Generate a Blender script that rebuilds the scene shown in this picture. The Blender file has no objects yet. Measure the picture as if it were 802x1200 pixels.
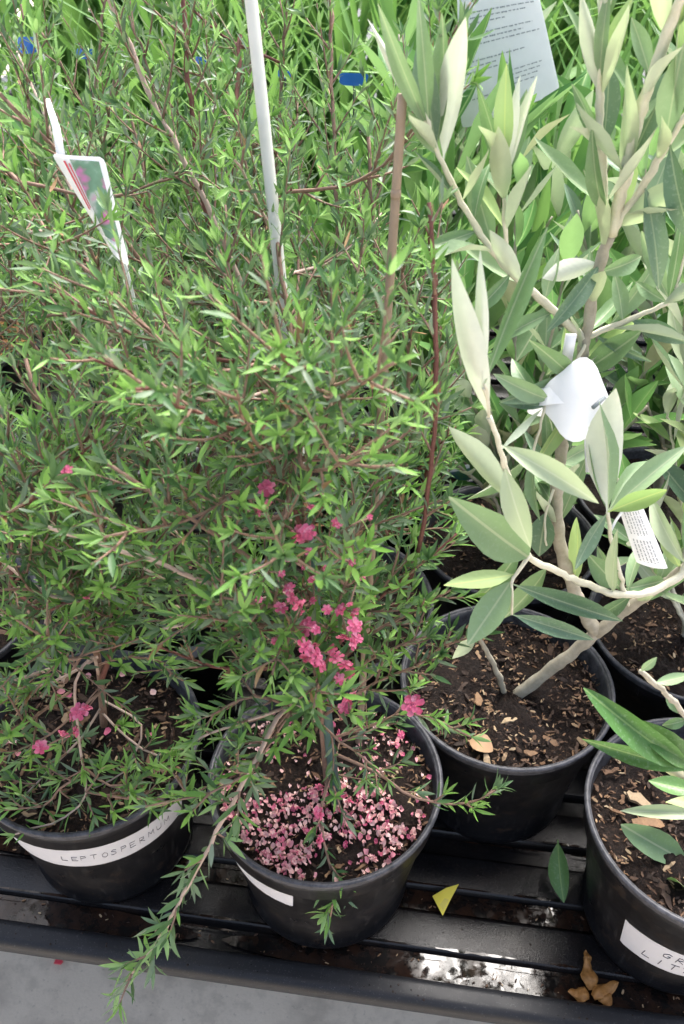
import bpy, math, random
import numpy as np
from mathutils import Vector, Matrix

# ------------------------------------------------------------------ scene, camera, light
S = bpy.context.scene
COL = S.collection
FPX, PIT, CH = 1040.0, math.radians(39.4), 0.803      # focal length in photo pixels, pitch, camera height over the bench
S.render.resolution_x, S.render.resolution_y = 684, 1024
cam = bpy.data.cameras.new('camera')
cam.sensor_fit = 'VERTICAL'; cam.sensor_height = 24.0
cam.lens = FPX / 1200 * 24.0
cam.dof.use_dof = True; cam.dof.focus_distance = .72; cam.dof.aperture_fstop = 8.0
cam.clip_start = 0.02; cam.clip_end = 500
camo = bpy.data.objects.new('camera', cam); COL.objects.link(camo)
camo.location = (0, 0, CH); camo.rotation_euler = (math.pi/2 - PIT, 0, 0)
S.camera = camo

SUN_EL, SUN_AZ = math.radians(60), math.radians(24)  # azimuth clockwise from +Y
w = bpy.data.worlds.new('World'); S.world = w; w.use_nodes = True
nt = w.node_tree
sky = nt.nodes.new('ShaderNodeTexSky'); sky.sky_type = 'NISHITA'; sky.sun_disc = False
sky.sun_elevation = SUN_EL; sky.sun_rotation = SUN_AZ
sky.air_density = 1.0; sky.dust_density = 6.0; sky.ozone_density = 0.6
nt.nodes['Background'].inputs[1].default_value = 0.10
hs = nt.nodes.new('ShaderNodeHueSaturation'); hs.inputs['Saturation'].default_value = 0.75   # milky roofed daylight
nt.links.new(sky.outputs[0], hs.inputs['Color']); nt.links.new(hs.outputs[0], nt.nodes['Background'].inputs[0])
sun = bpy.data.lights.new('sun', 'SUN'); sun.energy = 1.5; sun.angle = math.radians(28); sun.color = (1.0, .985, .965)
suno = bpy.data.objects.new('sun', sun); COL.objects.link(suno)
sd = Vector((math.sin(SUN_AZ)*math.cos(SUN_EL), math.cos(SUN_AZ)*math.cos(SUN_EL), math.sin(SUN_EL)))
suno.rotation_euler = sd.to_track_quat('Z', 'Y').to_euler(); suno.location = (0, 0, 5)
S.view_settings.view_transform = 'Standard'; S.view_settings.look = 'None'
S.view_settings.exposure = 2.45; S.view_settings.gamma = 1.0

# ------------------------------------------------------------------ helpers
CP = np.array([0, 0, CH])
FW = np.array([0, math.cos(PIT), -math.sin(PIT)]); UP = np.array([0, math.sin(PIT), math.cos(PIT)])
def ray(px, py): return np.array([(px-401)/FPX, 0, 0]) + FW - (py-600)/FPX*UP
def P(px, py, Y):                 # the point of a photo direction that stands at depth Y
    r = ray(px, py); return CP + r*(Y/r[1])
def PZ(px, py, z):                # ... that lies at height z
    r = ray(px, py); return CP + r*((z-CH)/r[2])
def proj(p):
    d = np.asarray(p) - CP; z = d@FW
    return np.stack([401+FPX*d[..., 0]/z, 600-FPX*(d@UP)/z], -1), z

rnd = random.Random(7)
NR = np.random.default_rng(11)
def nrm(v): v = np.asarray(v, float); return v/(np.linalg.norm(v)+1e-12)

def link(o, parent=None):
    COL.objects.link(o)
    if parent is not None: o.parent = parent
    return o
def obj(name, me, parent=None, mat=None, kind=None):
    if mat is not None and not me.materials: me.materials.append(mat)
    o = bpy.data.objects.new(name, me); link(o, parent)
    if kind: o['kind'] = kind
    return o
def tag(o, label=None, cat=None, group=None, kind=None):
    if label: o['label'] = label
    if cat: o['category'] = cat
    if group: o['group'] = group
    if kind: o['kind'] = kind
    return o
def empty(name, loc, label, cat, group=None, rz=0):
    o = bpy.data.objects.new(name, None); o.empty_display_size = .02; link(o)
    o.location = loc; o.rotation_euler = (0, 0, rz)
    return tag(o, label, cat, group)
def mesh(name, V, F, smooth=True):
    me = bpy.data.meshes.new(name); me.from_pydata([tuple(map(float, v)) for v in V], [], F)
    if smooth: me.polygons.foreach_set('use_smooth', [True]*len(me.polygons))
    me.update(); return me
def fastmesh(name, V, F, mi=None):       # V (n,3), F (m,k): one polygon size
    me = bpy.data.meshes.new(name); V = np.asarray(V, np.float32); F = np.asarray(F, np.int32)
    me.vertices.add(len(V)); me.vertices.foreach_set('co', V.ravel())
    m, k = F.shape
    me.loops.add(m*k); me.loops.foreach_set('vertex_index', F.ravel())
    me.polygons.add(m); me.polygons.foreach_set('loop_start', np.arange(0, m*k, k, dtype=np.int32))
    if mi is not None: me.polygons.foreach_set('material_index', np.asarray(mi, np.int32))
    me.polygons.foreach_set('use_smooth', np.ones(m, bool))
    me.update(calc_edges=True); me.validate(); return me

class MB:
    def __init__(s): s.V = []; s.F = []
    def add(s, V, F):
        b = len(s.V); s.V += [tuple(map(float, v)) for v in V]; s.F += [tuple(i+b for i in f) for f in F]
    def tube(s, pts, rad, seg=6, cap=True):
        pts = np.asarray(pts, float); n = len(pts)
        rad = np.broadcast_to(np.asarray(rad, float), (n,))
        T = np.gradient(pts, axis=0); T /= np.linalg.norm(T, axis=1)[:, None]+1e-12
        a = np.cross(T[0], [0.31, 0.2, 0.93]); a = nrm(a); V = []
        for i in range(n):
            a = nrm(a - T[i]*(a@T[i])); b = np.cross(T[i], a)
            for k in range(seg):
                t = 2*math.pi*k/seg; V.append(pts[i] + rad[i]*(math.cos(t)*a + math.sin(t)*b))
        F = [(i*seg+k, i*seg+(k+1) % seg, (i+1)*seg+(k+1) % seg, (i+1)*seg+k) for i in range(n-1) for k in range(seg)]
        if cap: F += [tuple(range(seg))[::-1], tuple((n-1)*seg+k for k in range(seg))]
        s.add(V, F)
    def box(s, c, h, R=None):
        V = np.array([(x, y, z) for x in (-1, 1) for y in (-1, 1) for z in (-1, 1)], float)*np.asarray(h)
        if R is not None: V = V@np.asarray(R).T
        s.add(V+np.asarray(c), [(0, 1, 3, 2), (4, 6, 7, 5), (0, 4, 5, 1), (2, 3, 7, 6), (0, 2, 6, 4), (1, 5, 7, 3)])
    def build(s, name, mat, parent=None, kind=None, smooth=True):
        return obj(name, mesh(name, s.V, s.F, smooth), parent, mat, kind)
def lathe(prof, seg=64):
    V = []; F = []
    for r, z in prof:
        for k in range(seg):
            t = 2*math.pi*k/seg; V.append((r*math.cos(t), r*math.sin(t), z))
    for i in range(len(prof)-1):
        for k in range(seg):
            F.append((i*seg+k, i*seg+(k+1) % seg, (i+1)*seg+(k+1) % seg, (i+1)*seg+k))
    return V, F
def spline(pts, step=.012):
    pts = [np.asarray(p, float) for p in pts]
    if len(pts) == 2:
        n = max(2, int(np.linalg.norm(pts[1]-pts[0])/step)); return np.array([pts[0]+(pts[1]-pts[0])*i/n for i in range(n+1)])
    E = [2*pts[0]-pts[1]]+pts+[2*pts[-1]-pts[-2]]; out = []
    for i in range(1, len(E)-2):
        a, b, c, d = E[i-1:i+3]; n = max(2, int(np.linalg.norm(c-b)/step))
        for k in range(n):
            t = k/n; out.append(.5*((2*b)+(c-a)*t+(2*a-5*b+4*c-d)*t*t+(3*b-a-3*c+d)*t**3))
    out.append(pts[-1]); return np.array(out)

# ------------------------------------------------------------------ materials
class NT:
    def __init__(s, name):
        s.m = bpy.data.materials.new(name); s.m.use_nodes = True; s.t = s.m.node_tree; s.t.nodes.clear()
        s.out = s.n('ShaderNodeOutputMaterial')
    def n(s, t, **k):
        x = s.t.nodes.new(t)
        for a, b in k.items(): setattr(x, a, b)
        return x
    def l(s, a, b): s.t.links.new(a, b)
    def val(s, sock, v):
        if hasattr(v, 'is_linked') or isinstance(v, bpy.types.NodeSocket): s.l(v, sock)
        else: sock.default_value = v
    def math(s, op, a, b=None, c=None):
        x = s.n('ShaderNodeMath', operation=op)
        for i, v in enumerate((a, b, c)):
            if v is not None: s.val(x.inputs[i], v)
        return x.outputs[0]
    def mix(s, f, a, b, mode='MIX'):
        x = s.n('ShaderNodeMix', data_type='RGBA', blend_type=mode)
        for sock, v in ((x.inputs[0], f), (x.inputs[6], a), (x.inputs[7], b)):
            s.val(sock, v if not isinstance(v, tuple) else (*v, 1) if len(v) == 3 else v)
        return x.outputs[2]
    def noise(s, scale, detail=4, rough=.55, co=None, out=0):
        x = s.n('ShaderNodeTexNoise'); x.inputs['Scale'].default_value = scale
        x.inputs['Detail'].default_value = detail; x.inputs['Roughness'].default_value = rough
        s.l(co if co is not None else s.co(), x.inputs['Vector']); return x.outputs[out]
    def co(s, o='Object'):
        if not hasattr(s, '_c'): s._c = s.n('ShaderNodeTexCoord')
        return s._c.outputs[o]
    def pos(s): return s.n('ShaderNodeNewGeometry').outputs['Position']
    def ramp(s, f, stops):
        x = s.n('ShaderNodeValToRGB'); e = x.color_ramp.elements
        while len(e) < len(stops): e.new(.5)
        for q, (p, c) in zip(e, stops): q.position = p; q.color = (*c, 1) if not isinstance(c, float) else (c, c, c, 1)
        s.l(f, x.inputs[0]); return x.outputs[0]
    def rand(s):
        a = s.n('ShaderNodeObjectInfo').outputs['Random']; b = s.n('ShaderNodeNewGeometry').outputs['Random Per Island']
        return s.math('FRACT', s.math('ADD', a, b))
    def bump(s, h, st, d=.001):
        x = s.n('ShaderNodeBump'); x.inputs['Strength'].default_value = st; x.inputs['Distance'].default_value = d
        s.l(h, x.inputs['Height']); return x.outputs[0]
    def bsdf(s, col, rough=.5, bump=None, spec=.5, **k):
        b = s.n('ShaderNodeBsdfPrincipled')
        s.val(b.inputs['Base Color'], (*col, 1) if isinstance(col, tuple) else col); s.val(b.inputs['Roughness'], rough)
        b.inputs['Specular IOR Level'].default_value = spec
        for a, v in k.items(): s.val(b.inputs[a.replace('_', ' ')], v)
        if bump is not None: s.l(bump, b.inputs['Normal'])
        return b
    def done(s, sh): s.l(sh if isinstance(sh, bpy.types.NodeSocket) else sh.outputs[0], s.out.inputs[0]); return s.m

def leaf_mat(name, a, b, under=None, rough=.45, trans=.3, rib=None, spots=0.0, spec=.22):
    t = NT(name); r = t.rand()
    c = t.mix(r, a, b)
    n = t.noise(60, 3, .6, t.pos())
    c = t.mix(t.math('MULTIPLY', n, .5), c, t.mix(.5, c, (a[0]*.55, a[1]*.6, a[2]*.5)))
    if spots:
        f = t.ramp(t.noise(420, 2, .6, t.pos()), [(.56, 0.0), (.66, 1.0)])
        c = t.mix(t.math('MULTIPLY', f, spots), c, (.55, .6, .52))
    bump = None
    if rib:
        sp = t.n('ShaderNodeSeparateXYZ'); t.l(t.co(), sp.inputs[0])
        ax = t.math('ABSOLUTE', sp.outputs[0])
        f = t.math('LESS_THAN', ax, .06); c = t.mix(t.math('MULTIPLY', f, .55), c, rib)
        vein = t.n('ShaderNodeTexWave', wave_type='BANDS', bands_direction='Y')
        vein.inputs['Scale'].default_value = 3.2; vein.inputs['Distortion'].default_value = 1.5
        cx = t.n('ShaderNodeCombineXYZ'); t.l(sp.outputs[0], cx.inputs[0])
        t.l(t.math('SUBTRACT', sp.outputs[1], t.math('MULTIPLY', ax, .16)), cx.inputs[1])
        t.l(cx.outputs[0], vein.inputs['Vector'])
        bump = t.bump(vein.outputs[1], .10, .0005)
    if under:
        geo = t.n('ShaderNodeNewGeometry')
        u = t.mix(t.math('MULTIPLY', t.noise(150, 3, .6, t.pos()), .6), under, tuple(x*.72 for x in under))
        c = t.mix(geo.outputs['Backfacing'], c, u)
    p = t.bsdf(c, rough, bump, spec)
    tr = t.n('ShaderNodeBsdfTranslucent')
    t.l(t.mix(.5, c, (.20, .35, .08), 'MIX'), tr.inputs[0])
    m = t.n('ShaderNodeMixShader'); m.inputs[0].default_value = trans
    t.l(p.outputs[0], m.inputs[1]); t.l(tr.outputs[0], m.inputs[2])
    return t.done(m.outputs[0])
def bark_mat(name, a, b, scale=180, rough=.7):
    t = NT(name); co = t.pos()
    c = t.mix(t.noise(scale, 5, .65, co), a, b)
    return t.done(t.bsdf(c, rough, t.bump(t.noise(scale*3, 4, .6, co), .5, .0006), .3))
def plain(name, col, rough=.5, var=.25, scale=60, spec=.5, trans=0):
    t = NT(name); c = t.mix(t.math('MULTIPLY', t.noise(scale, 4, .6, t.pos()), 1.0), col, tuple(x*(1-var) for x in col))
    p = t.bsdf(c, rough, None, spec)
    if not trans: return t.done(p)
    tr = t.n('ShaderNodeBsdfTranslucent'); t.l(c, tr.inputs[0]); m = t.n('ShaderNodeMixShader'); m.inputs[0].default_value = trans
    t.l(p.outputs[0], m.inputs[1]); t.l(tr.outputs[0], m.inputs[2]); return t.done(m.outputs[0])
M = {}
M['tea_old'] = leaf_mat('tea_tree_leaf', (.030, .088, .030), (.095, .180, .070), (.12, .19, .11), .42, .25)
M['tea_new'] = leaf_mat('tea_tree_young_leaf', (.11, .25, .045), (.22, .39, .10), (.22, .36, .14), .42, .32)
M['tea_dead'] = leaf_mat('tea_tree_dead_leaf', (.20, .10, .05), (.34, .22, .12), None, .6, .1)
M['tea_grey'] = leaf_mat('tea_tree_grey_leaf', (.085, .135, .085), (.17, .22, .15), (.20, .25, .18), .4, .2)
M['olive'] = leaf_mat('silver_leaf', (.13, .225, .105), (.25, .345, .20), (.50, .54, .42), .38, .25, (.42, .46, .30), .06)
M['olive_dark'] = leaf_mat('silver_leaf_dark', (.095, .165, .10), (.15, .225, .15), (.34, .40, .30), .34, .15, (.30, .36, .22), .10)
M['olive_pale'] = leaf_mat('silver_leaf_pale', (.36, .43, .27), (.46, .52, .36), (.66, .68, .58), .42, .25, (.55, .58, .42), .04)
M['olive_lime'] = leaf_mat('silver_leaf_lime', (.26, .39, .14), (.38, .47, .23), (.46, .52, .34), .4, .3, (.5, .55, .2), .03)
M['glossy'] = leaf_mat('glossy_leaf', (.06, .15, .04), (.12, .22, .08), (.42, .40, .27), .3, .22, (.25, .36, .13), .10)
M['broad'] = leaf_mat('broad_leaf', (.035, .13, .03), (.19, .39, .11), (.24, .40, .17), .4, .35, (.35, .48, .18))
M['grass'] = leaf_mat('grass_blade', (.04, .14, .025), (.22, .40, .11), None, .4, .35)
M['tea_bark'] = bark_mat('tea_tree_bark', (.09, .045, .03), (.30, .20, .15), 220)
M['tea_red'] = bark_mat('tea_tree_red_bark', (.075, .022, .02), (.18, .08, .06), 220)
M['tea_pale'] = bark_mat('tea_tree_pale_bark', (.28, .19, .15), (.48, .38, .32), 220)
M['olive_bark'] = bark_mat('silver_shrub_bark', (.17, .145, .10), (.46, .43, .35), 130)
M['olive_twig'] = bark_mat('silver_shrub_twig', (.34, .32, .20), (.66, .64, .54), 110)
M['cane'] = bark_mat('pale_cane', (.40, .42, .39), (.58, .58, .53), 30, .5)
M['shaded_length'] = bark_mat('green_cane_shade', (.035, .075, .07), (.08, .13, .12), 50, .45)  # green of the lower cane, darkened to carry its shade
M['bamboo'] = bark_mat('brown_bamboo', (.19, .13, .085), (.34, .26, .19), 60, .55)
def petal_mat(name, a, b):
    t = NT(name); c = t.ramp(t.rand(), [(0, a), (.6, b), (1, tuple(.7*q+.18 for q in b))]); c = t.mix(t.math('MULTIPLY', t.noise(300, 2, .5, t.pos()), .35), c, (.9, .55, .65))
    p = t.bsdf(c, .55, None, .3); tr = t.n('ShaderNodeBsdfTranslucent'); t.l(c, tr.inputs[0])
    m = t.n('ShaderNodeMixShader'); m.inputs[0].default_value = .25
    t.l(p.outputs[0], m.inputs[1]); t.l(tr.outputs[0], m.inputs[2]); return t.done(m.outputs[0])
M['petal'] = petal_mat('pink_petal', (.46, .008, .09), (.70, .09, .24))
M['petal_old'] = petal_mat('fallen_pink_petal', (.46, .02, .12), (.75, .47, .41))
M['flower_eye'] = plain('flower_centre', (.22, .015, .05), .6)

def pot_plastic():
    t = NT('black_pot_plastic'); co = t.pos()
    dust = t.ramp(t.noise(26, 6, .7, co), [(.45, 0.0), (.75, 1.0)])
    fine = t.ramp(t.noise(900, 2, .6, co), [(.62, 0.0), (.75, 1.0)])
    c = t.mix(t.math('MULTIPLY', dust, .35), (.005, .005, .006), (.022, .021, .023))
    c = t.mix(t.math('MULTIPLY', fine, .25), c, (.10, .085, .07))
    mp = t.n('ShaderNodeMapping'); t.l(co, mp.inputs[0]); mp.inputs['Scale'].default_value = (1, 1, .10)
    st = t.ramp(t.noise(160, 4, .6, mp.outputs[0]), [(.58, 0.0), (.70, 1.0)])
    c = t.mix(t.math('MULTIPLY', st, .30), c, (.055, .052, .050))
    mud = t.ramp(t.noise(48, 7, .75, co), [(.56, 0.0), (.66, 1.0)])
    c = t.mix(t.math('MULTIPLY', mud, .45), c, (.040, .027, .019))
    r = t.math('ADD', t.math('MULTIPLY', t.noise(40, 4, .6, co), .40), .14)
    return t.done(t.bsdf(c, r, t.bump(t.noise(120, 3, .5, co), .08, .001), .14))
M['pot'] = pot_plastic()
def rim_plastic():
    t = NT('scuffed_rim_plastic'); co = t.pos()
    c = t.mix(t.ramp(t.noise(140, 6, .75, co), [(.35, 0.0), (.75, 1.0)]), (.016, .017, .020), (.085, .085, .097))
    return t.done(t.bsdf(c, .42, None, .25))
M['rim'] = rim_plastic()
def tray_plastic():
    t = NT('wet_black_tray'); co = t.pos()
    grit = t.noise(1100, 2, .7, co); dirt = t.ramp(t.noise(22, 6, .7, co), [(.46, 0.0), (.68, 1.0)])
    c = t.mix(t.math('MULTIPLY', dirt, .7), (.005, .005, .006), (.014, .010, .008))
    c = t.mix(t.math('MULTIPLY', t.ramp(grit, [(.60, 0.0), (.68, 1.0)]), .4), c, (.04, .035, .034))
    r = t.ramp(t.noise(30, 4, .6, co), [(.35, .05), (.65, .25)])
    return t.done(t.bsdf(c, r, t.bump(grit, .30, .0010), .30))
M['tray'] = tray_plastic()
def lip_plastic():
    t = NT('black_lip_plastic'); co = t.pos()
    c = t.mix(t.noise(18, 5, .65, co), (.007, .0075, .009), (.018, .019, .022))
    c = t.mix(t.math('MULTIPLY', t.ramp(t.noise(700, 2, .6, co), [(.62, 0.0), (.7, 1.0)]), .25), c, (.12, .12, .12))
    return t.done(t.bsdf(c, t.math('ADD', t.math('MULTIPLY', t.noise(35, 4, .6, co), .3), .28), t.bump(t.noise(260, 3, .6, co), .1, .001), .16))
M['lip'] = lip_plastic()
def water():
    t = NT('dirty_water'); co = t.pos()
    c = t.mix(t.ramp(t.noise(70, 6, .7, co), [(.4, 0.0), (.65, 1.0)]), (.004, .004, .004), (.022, .011, .007))
    sc = t.ramp(t.noise(75, 5, .7, co), [(.45, .04), (.62, .22)])
    return t.done(t.bsdf(c, sc, t.bump(t.noise(30, 2, .5, co), .25, .004), .25))
M['water'] = water()
def soil():
    t = NT('potting_soil'); co = t.pos()
    c = t.ramp(t.noise(420, 5, .7, co), [(.30, (.003, .002, .0016)), (.52, (.011, .006, .0042)), (.66, (.032, .018, .011)), (.78, (.09, .052, .032))])
    c = t.mix(t.ramp(t.noise(18, 3, .5, co), [(.4, 0.0), (.62, .8)]), c, t.mix(.6, c, (.014, .010, .009)))
    return t.done(t.bsdf(c, t.ramp(t.noise(60, 3, .6, co), [(.35, .45), (.6, .9)]), t.bump(t.noise(600, 5, .7, co), .9, .003), .18))
M['soil'] = soil()
def chip():
    t = NT('bark_chip'); r = t.rand()
    c = t.ramp(r, [(0, (.018, .010, .007)), (.40, (.055, .030, .018)), (.68, (.13, .070, .038)), (.86, (.27, .16, .085)), (1, (.46, .35, .22))])
    c = t.mix(t.noise(300, 4, .6, t.pos()), c, t.mix(.6, c, (.02, .012, .008)))
    return t.done(t.bsdf(c, .7, t.bump(t.noise(700, 3, .6, t.pos()), .5, .0008), .3))
M['chip'] = chip()
def concrete():
    t = NT('concrete_floor'); co = t.pos()
    c = t.mix(t.noise(3.5, 8, .65, co), (.58, .50, .40), (.78, .69, .57))
    c = t.mix(t.math('MULTIPLY', t.ramp(t.noise(11, 5, .6, co), [(.48, 0.0), (.66, 1.0)]), .45), c, (.22, .185, .15))
    c = t.mix(t.math('MULTIPLY', t.noise(500, 2, .7, co), .35), c, (.30, .265, .22))
    c = t.mix(t.math('MULTIPLY', t.ramp(t.noise(130, 4, .75, co), [(.60, 0.0), (.68, 1.0)]), .5), c, (.16, .14, .12))
    c = t.mix(t.math('MULTIPLY', t.ramp(t.noise(24, 7, .7, co), [(.50, 0.0), (.62, 1.0)]), .35), c, (.30, .26, .21))
    return t.done(t.bsdf(c, t.ramp(t.noise(5, 5, .6, co), [(.4, .35), (.65, .8)]), t.bump(t.noise(220, 4, .6, co), .25, .002), .4))
M['concrete'] = concrete()
def paper(name, base=(.74, .74, .74)):
    t = NT(name); co = t.pos(); c = t.mix(t.math('MULTIPLY', t.noise(60, 5, .65, co), .5), base, tuple(x*.72 for x in base))
    p = t.bsdf(c, .5, t.bump(t.noise(45, 3, .5, co), .2, .002), .4)
    tr = t.n('ShaderNodeBsdfTranslucent'); t.l(c, tr.inputs[0]); m = t.n('ShaderNodeMixShader'); m.inputs[0].default_value = .2
    t.l(p.outputs[0], m.inputs[1]); t.l(tr.outputs[0], m.inputs[2]); return t.done(m.outputs[0])
M['tape'] = paper('white_tape', (.56, .56, .59)); M['card'] = paper('white_plastic_card', (.86, .86, .86))
M['sign'] = paper('grey_white_sign', (.72, .74, .72))
M['ink'] = plain('black_ink', (.04, .04, .06), .6); M['print'] = plain('grey_print', (.20, .23, .24), .6)
M['redline'] = plain('red_print', (.65, .06, .09), .5)
def picture(name, cols, sc):
    t = NT(name); co = t.co(); n1 = t.noise(sc, 3, .6, co); v = t.n('ShaderNodeTexVoronoi'); v.inputs['Scale'].default_value = sc*1.6
    t.l(co, v.inputs['Vector'])
    c = t.ramp(t.math('ADD', t.math('MULTIPLY', n1, .8), t.math('MULTIPLY', v.outputs['Distance'], .25)), [(i/(len(cols)-1)*.45+.30, k) for i, k in enumerate(cols)])
    return t.done(t.bsdf(c, .35, None, .5))
M['pic_pink'] = picture('pink_flower_picture', [(.55, .10, .32), (.50, .16, .34), (.12, .22, .13), (.15, .27, .17), (.40, .42, .38), (.60, .16, .36)], 55)
M['pic_blue'] = picture('green_blue_picture', [(.03, .10, .10), (.05, .16, .17), (.07, .20, .08), (.09, .14, .24), (.16, .33, .08)], 90)
M['blue'] = plain('blue_plastic', (.02, .16, .62), .4)
M['yellow'] = leaf_mat('yellow_fallen_leaf', (.68, .56, .05), (.78, .66, .10), (.65, .55, .12), .5, .2)
M['dry'] = leaf_mat('dry_orange_leaf', (.26, .10, .02), (.46, .25, .07), (.40, .22, .07), .5, .12)
M['tan'] = leaf_mat('dry_tan_leaf', (.34, .20, .11), (.46, .31, .19), (.46, .32, .2), .6, .15)
M['husk'] = bark_mat('dry_husk', (.07, .022, .006), (.36, .18, .05), 380, .5)

# ------------------------------------------------------------------ floor and bench
fl = obj('floor', mesh('floor', [(-60, -60, -.6), (60, -60, -.6), (60, 60, -.6), (-60, 60, -.6)], [(0, 1, 2, 3)]), None, M['concrete'], 'structure')
LA, LB = PZ(0, 1091, .015), PZ(802, 1207, .015)
BA = math.atan2(LB[1]-LA[1], LB[0]-LA[0])
BO = LA + (LB-LA)*.5; BO[2] = 0
bench = empty('plant_bench', tuple(BO), 'black ridged plastic bench tray with rolled edge, wet under the pots', 'bench', rz=BA)
UB, VB = np.array([math.cos(BA), math.sin(BA), 0]), np.array([-math.sin(BA), math.cos(BA), 0])
def bloc(p): d = np.asarray(p)-BO; return np.array([d@UB, d@VB, d[2]])
def bworld(u, v, z): return BO + UB*u + VB*v + np.array([0, 0, z])
BD = 5.2
def extrude_u(prof, u0, u1, closed=False, nu=1):
    n = len(prof); V = []; F = []
    for i in range(nu+1):
        u = u0+(u1-u0)*i/nu; V += [(u, v, z) for v, z in prof]
    for i in range(nu):
        for k in range(n if closed else n-1):
            a, b = i*n+k, i*n+(k+1) % n; F.append((a, a+n, b+n, b))
    if closed: F += [tuple(range(n)), tuple(range(nu*n, nu*n+n))[::-1]]
    return V, F
mb = MB(); mb.box((0, BD/2, -.006), (1.6, BD/2, .006)); mb.build('tray_floor', M['tray'], bench, smooth=False)
arc = lambda cv, cz, r, a0, a1, n=7: [(cv+r*math.cos(math.radians(a0+(a1-a0)*i/n)), cz+r*math.sin(math.radians(a0+(a1-a0)*i/n))) for i in range(n+1)]
prof = [(.0140, -.011), (.0140, .000)] + arc(.0045, .0085, .0080, 10, 90) + arc(-.0030, .0085, .0080, 90, 180) + [(-.0112, .002), (-.0095, -.003), (.002, -.004), (.004, -.011)]
V, F = extrude_u(prof, -1.6, 1.6, True); o = obj('rolled_edge', mesh('rolled_edge', V, F), bench, M['lip'])
o.data.polygons.foreach_set('use_smooth', [len(p.vertices) == 4 for p in o.data.polygons])
rp = [(-.0005, -.001), (.002, .005)] + arc(.0052, .0052, .0028, 160, 95, 3) + arc(.0345, .0052, .0028, 85, 20, 3) + [(.0388, .005), (.0410, -.001)]
V, F = extrude_u(rp, -1.58, 1.58, True)
rme = mesh('ridge', V, F); rme.polygons.foreach_set('use_smooth', [len(p.vertices) == 4 for p in rme.polygons]); rme.materials.append(M['tray'])
for i in range(46):
    r = obj('ridge', rme, bench); r.location = (0, .0365+.0580*i, 0)
for (u, dx) in ((-.345, -.16), (1.5, .1), (-1.5, -.1)):
    mb = MB(); mb.tube([(u, .012, -.013), (u+dx, .012, -.599)], .02, 4); mb.build('leg', M['lip'], bench, smooth=False)
for v in (1.3, 2.6):
    for u in (-1.4, 1.4): mb = MB(); mb.box((u, v, -.306), (.02, .02, .293)); mb.build('leg', M['lip'], bench, smooth=False)
# water lying in the two front channels
def puddle(name, u0, u1, v0, v1, z, label, wob=.004, seed=1):
    r = random.Random(seed); n = 60; top = []; bot = []
    for i in range(n+1):
        u = u0+(u1-u0)*i/n; e = min(1, 6*i/n, 6*(n-i)/n)
        m = (v0+v1)/2; h = (v1-v0)/2*max(.03, e**.5)
        bot.append(bworld(u, m-h+r.uniform(0, wob)*.5, z)); top.append(bworld(u, m+h-r.uniform(0, wob)*.5, z))
    F = [(i, i+1, n+2+i, n+1+i) for i in range(n)]
    o = obj(name, mesh(name, bot+top, F), None, M['water']); return tag(o, label, None, None, 'structure')
for k, (u0, u1) in enumerate(((-.62, -.12), (-.10, .42))):
    puddle('puddle', u0, u1, .0130, .0374, .0035, 'brown water standing in the channel behind the rolled edge', .0004, 2+k)['group'] = 'water in the front channel'
puddle('puddle', -.40, .45, .0768, .0952, .0030, 'thin brown water in the second channel between ridges', .0004, 5)

def film(i, seed):
    r = random.Random(seed); mb = MB(); v0 = .0365+.0580*i
    for (dv, z, wmax) in ((.0050, .0084, .0034), (-.0030, .0042, .0026)):
        u = -.5
        while u < .5:
            L = r.uniform(.02, .14); n = 14; V = []
            for k in range(n+1):
                h = wmax*r.uniform(.35, 1)*math.sin(math.pi*min(1, max(.04, k/n)))**.4
                for sg in (-1, 1): V.append(bworld(u+L*k/n, v0+dv+sg*h/2, z))
            mb.add(V, [(2*k, 2*k+2, 2*k+3, 2*k+1) for k in range(n)]); u += L+r.uniform(.004, .05)
    tag(mb.build('puddle', M['water'], None), 'thin streaks of water along a tray ridge edge', None, None, 'structure')
for i in range(3): film(i, 40+i)
DV, DF = lathe([(1, 0), (.85, .35), (.5, .55), (.0, .6)], 7)
mb = MB(); dr = random.Random(61)
for i in range(520):
    u = dr.uniform(-.45, .45)
    if i % 5 == 0: v_, z = dr.uniform(-.008, .008), .0163
    else: k = dr.randrange(4); v_, z = .0365+.0580*k+dr.uniform(.006, .034), .0079
    s_ = dr.choice([.0004, .0005, .0006, .0008, .0011]); p = bworld(u, v_, z)
    mb.add([(p[0]+x*s_, p[1]+y*s_, p[2]+q*s_) for x, y, q in DV], DF)
tag(mb.build('water_drops', M['water'], None, 'stuff'), 'small water drops beaded on the black tray ridges', 'water')

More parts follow.
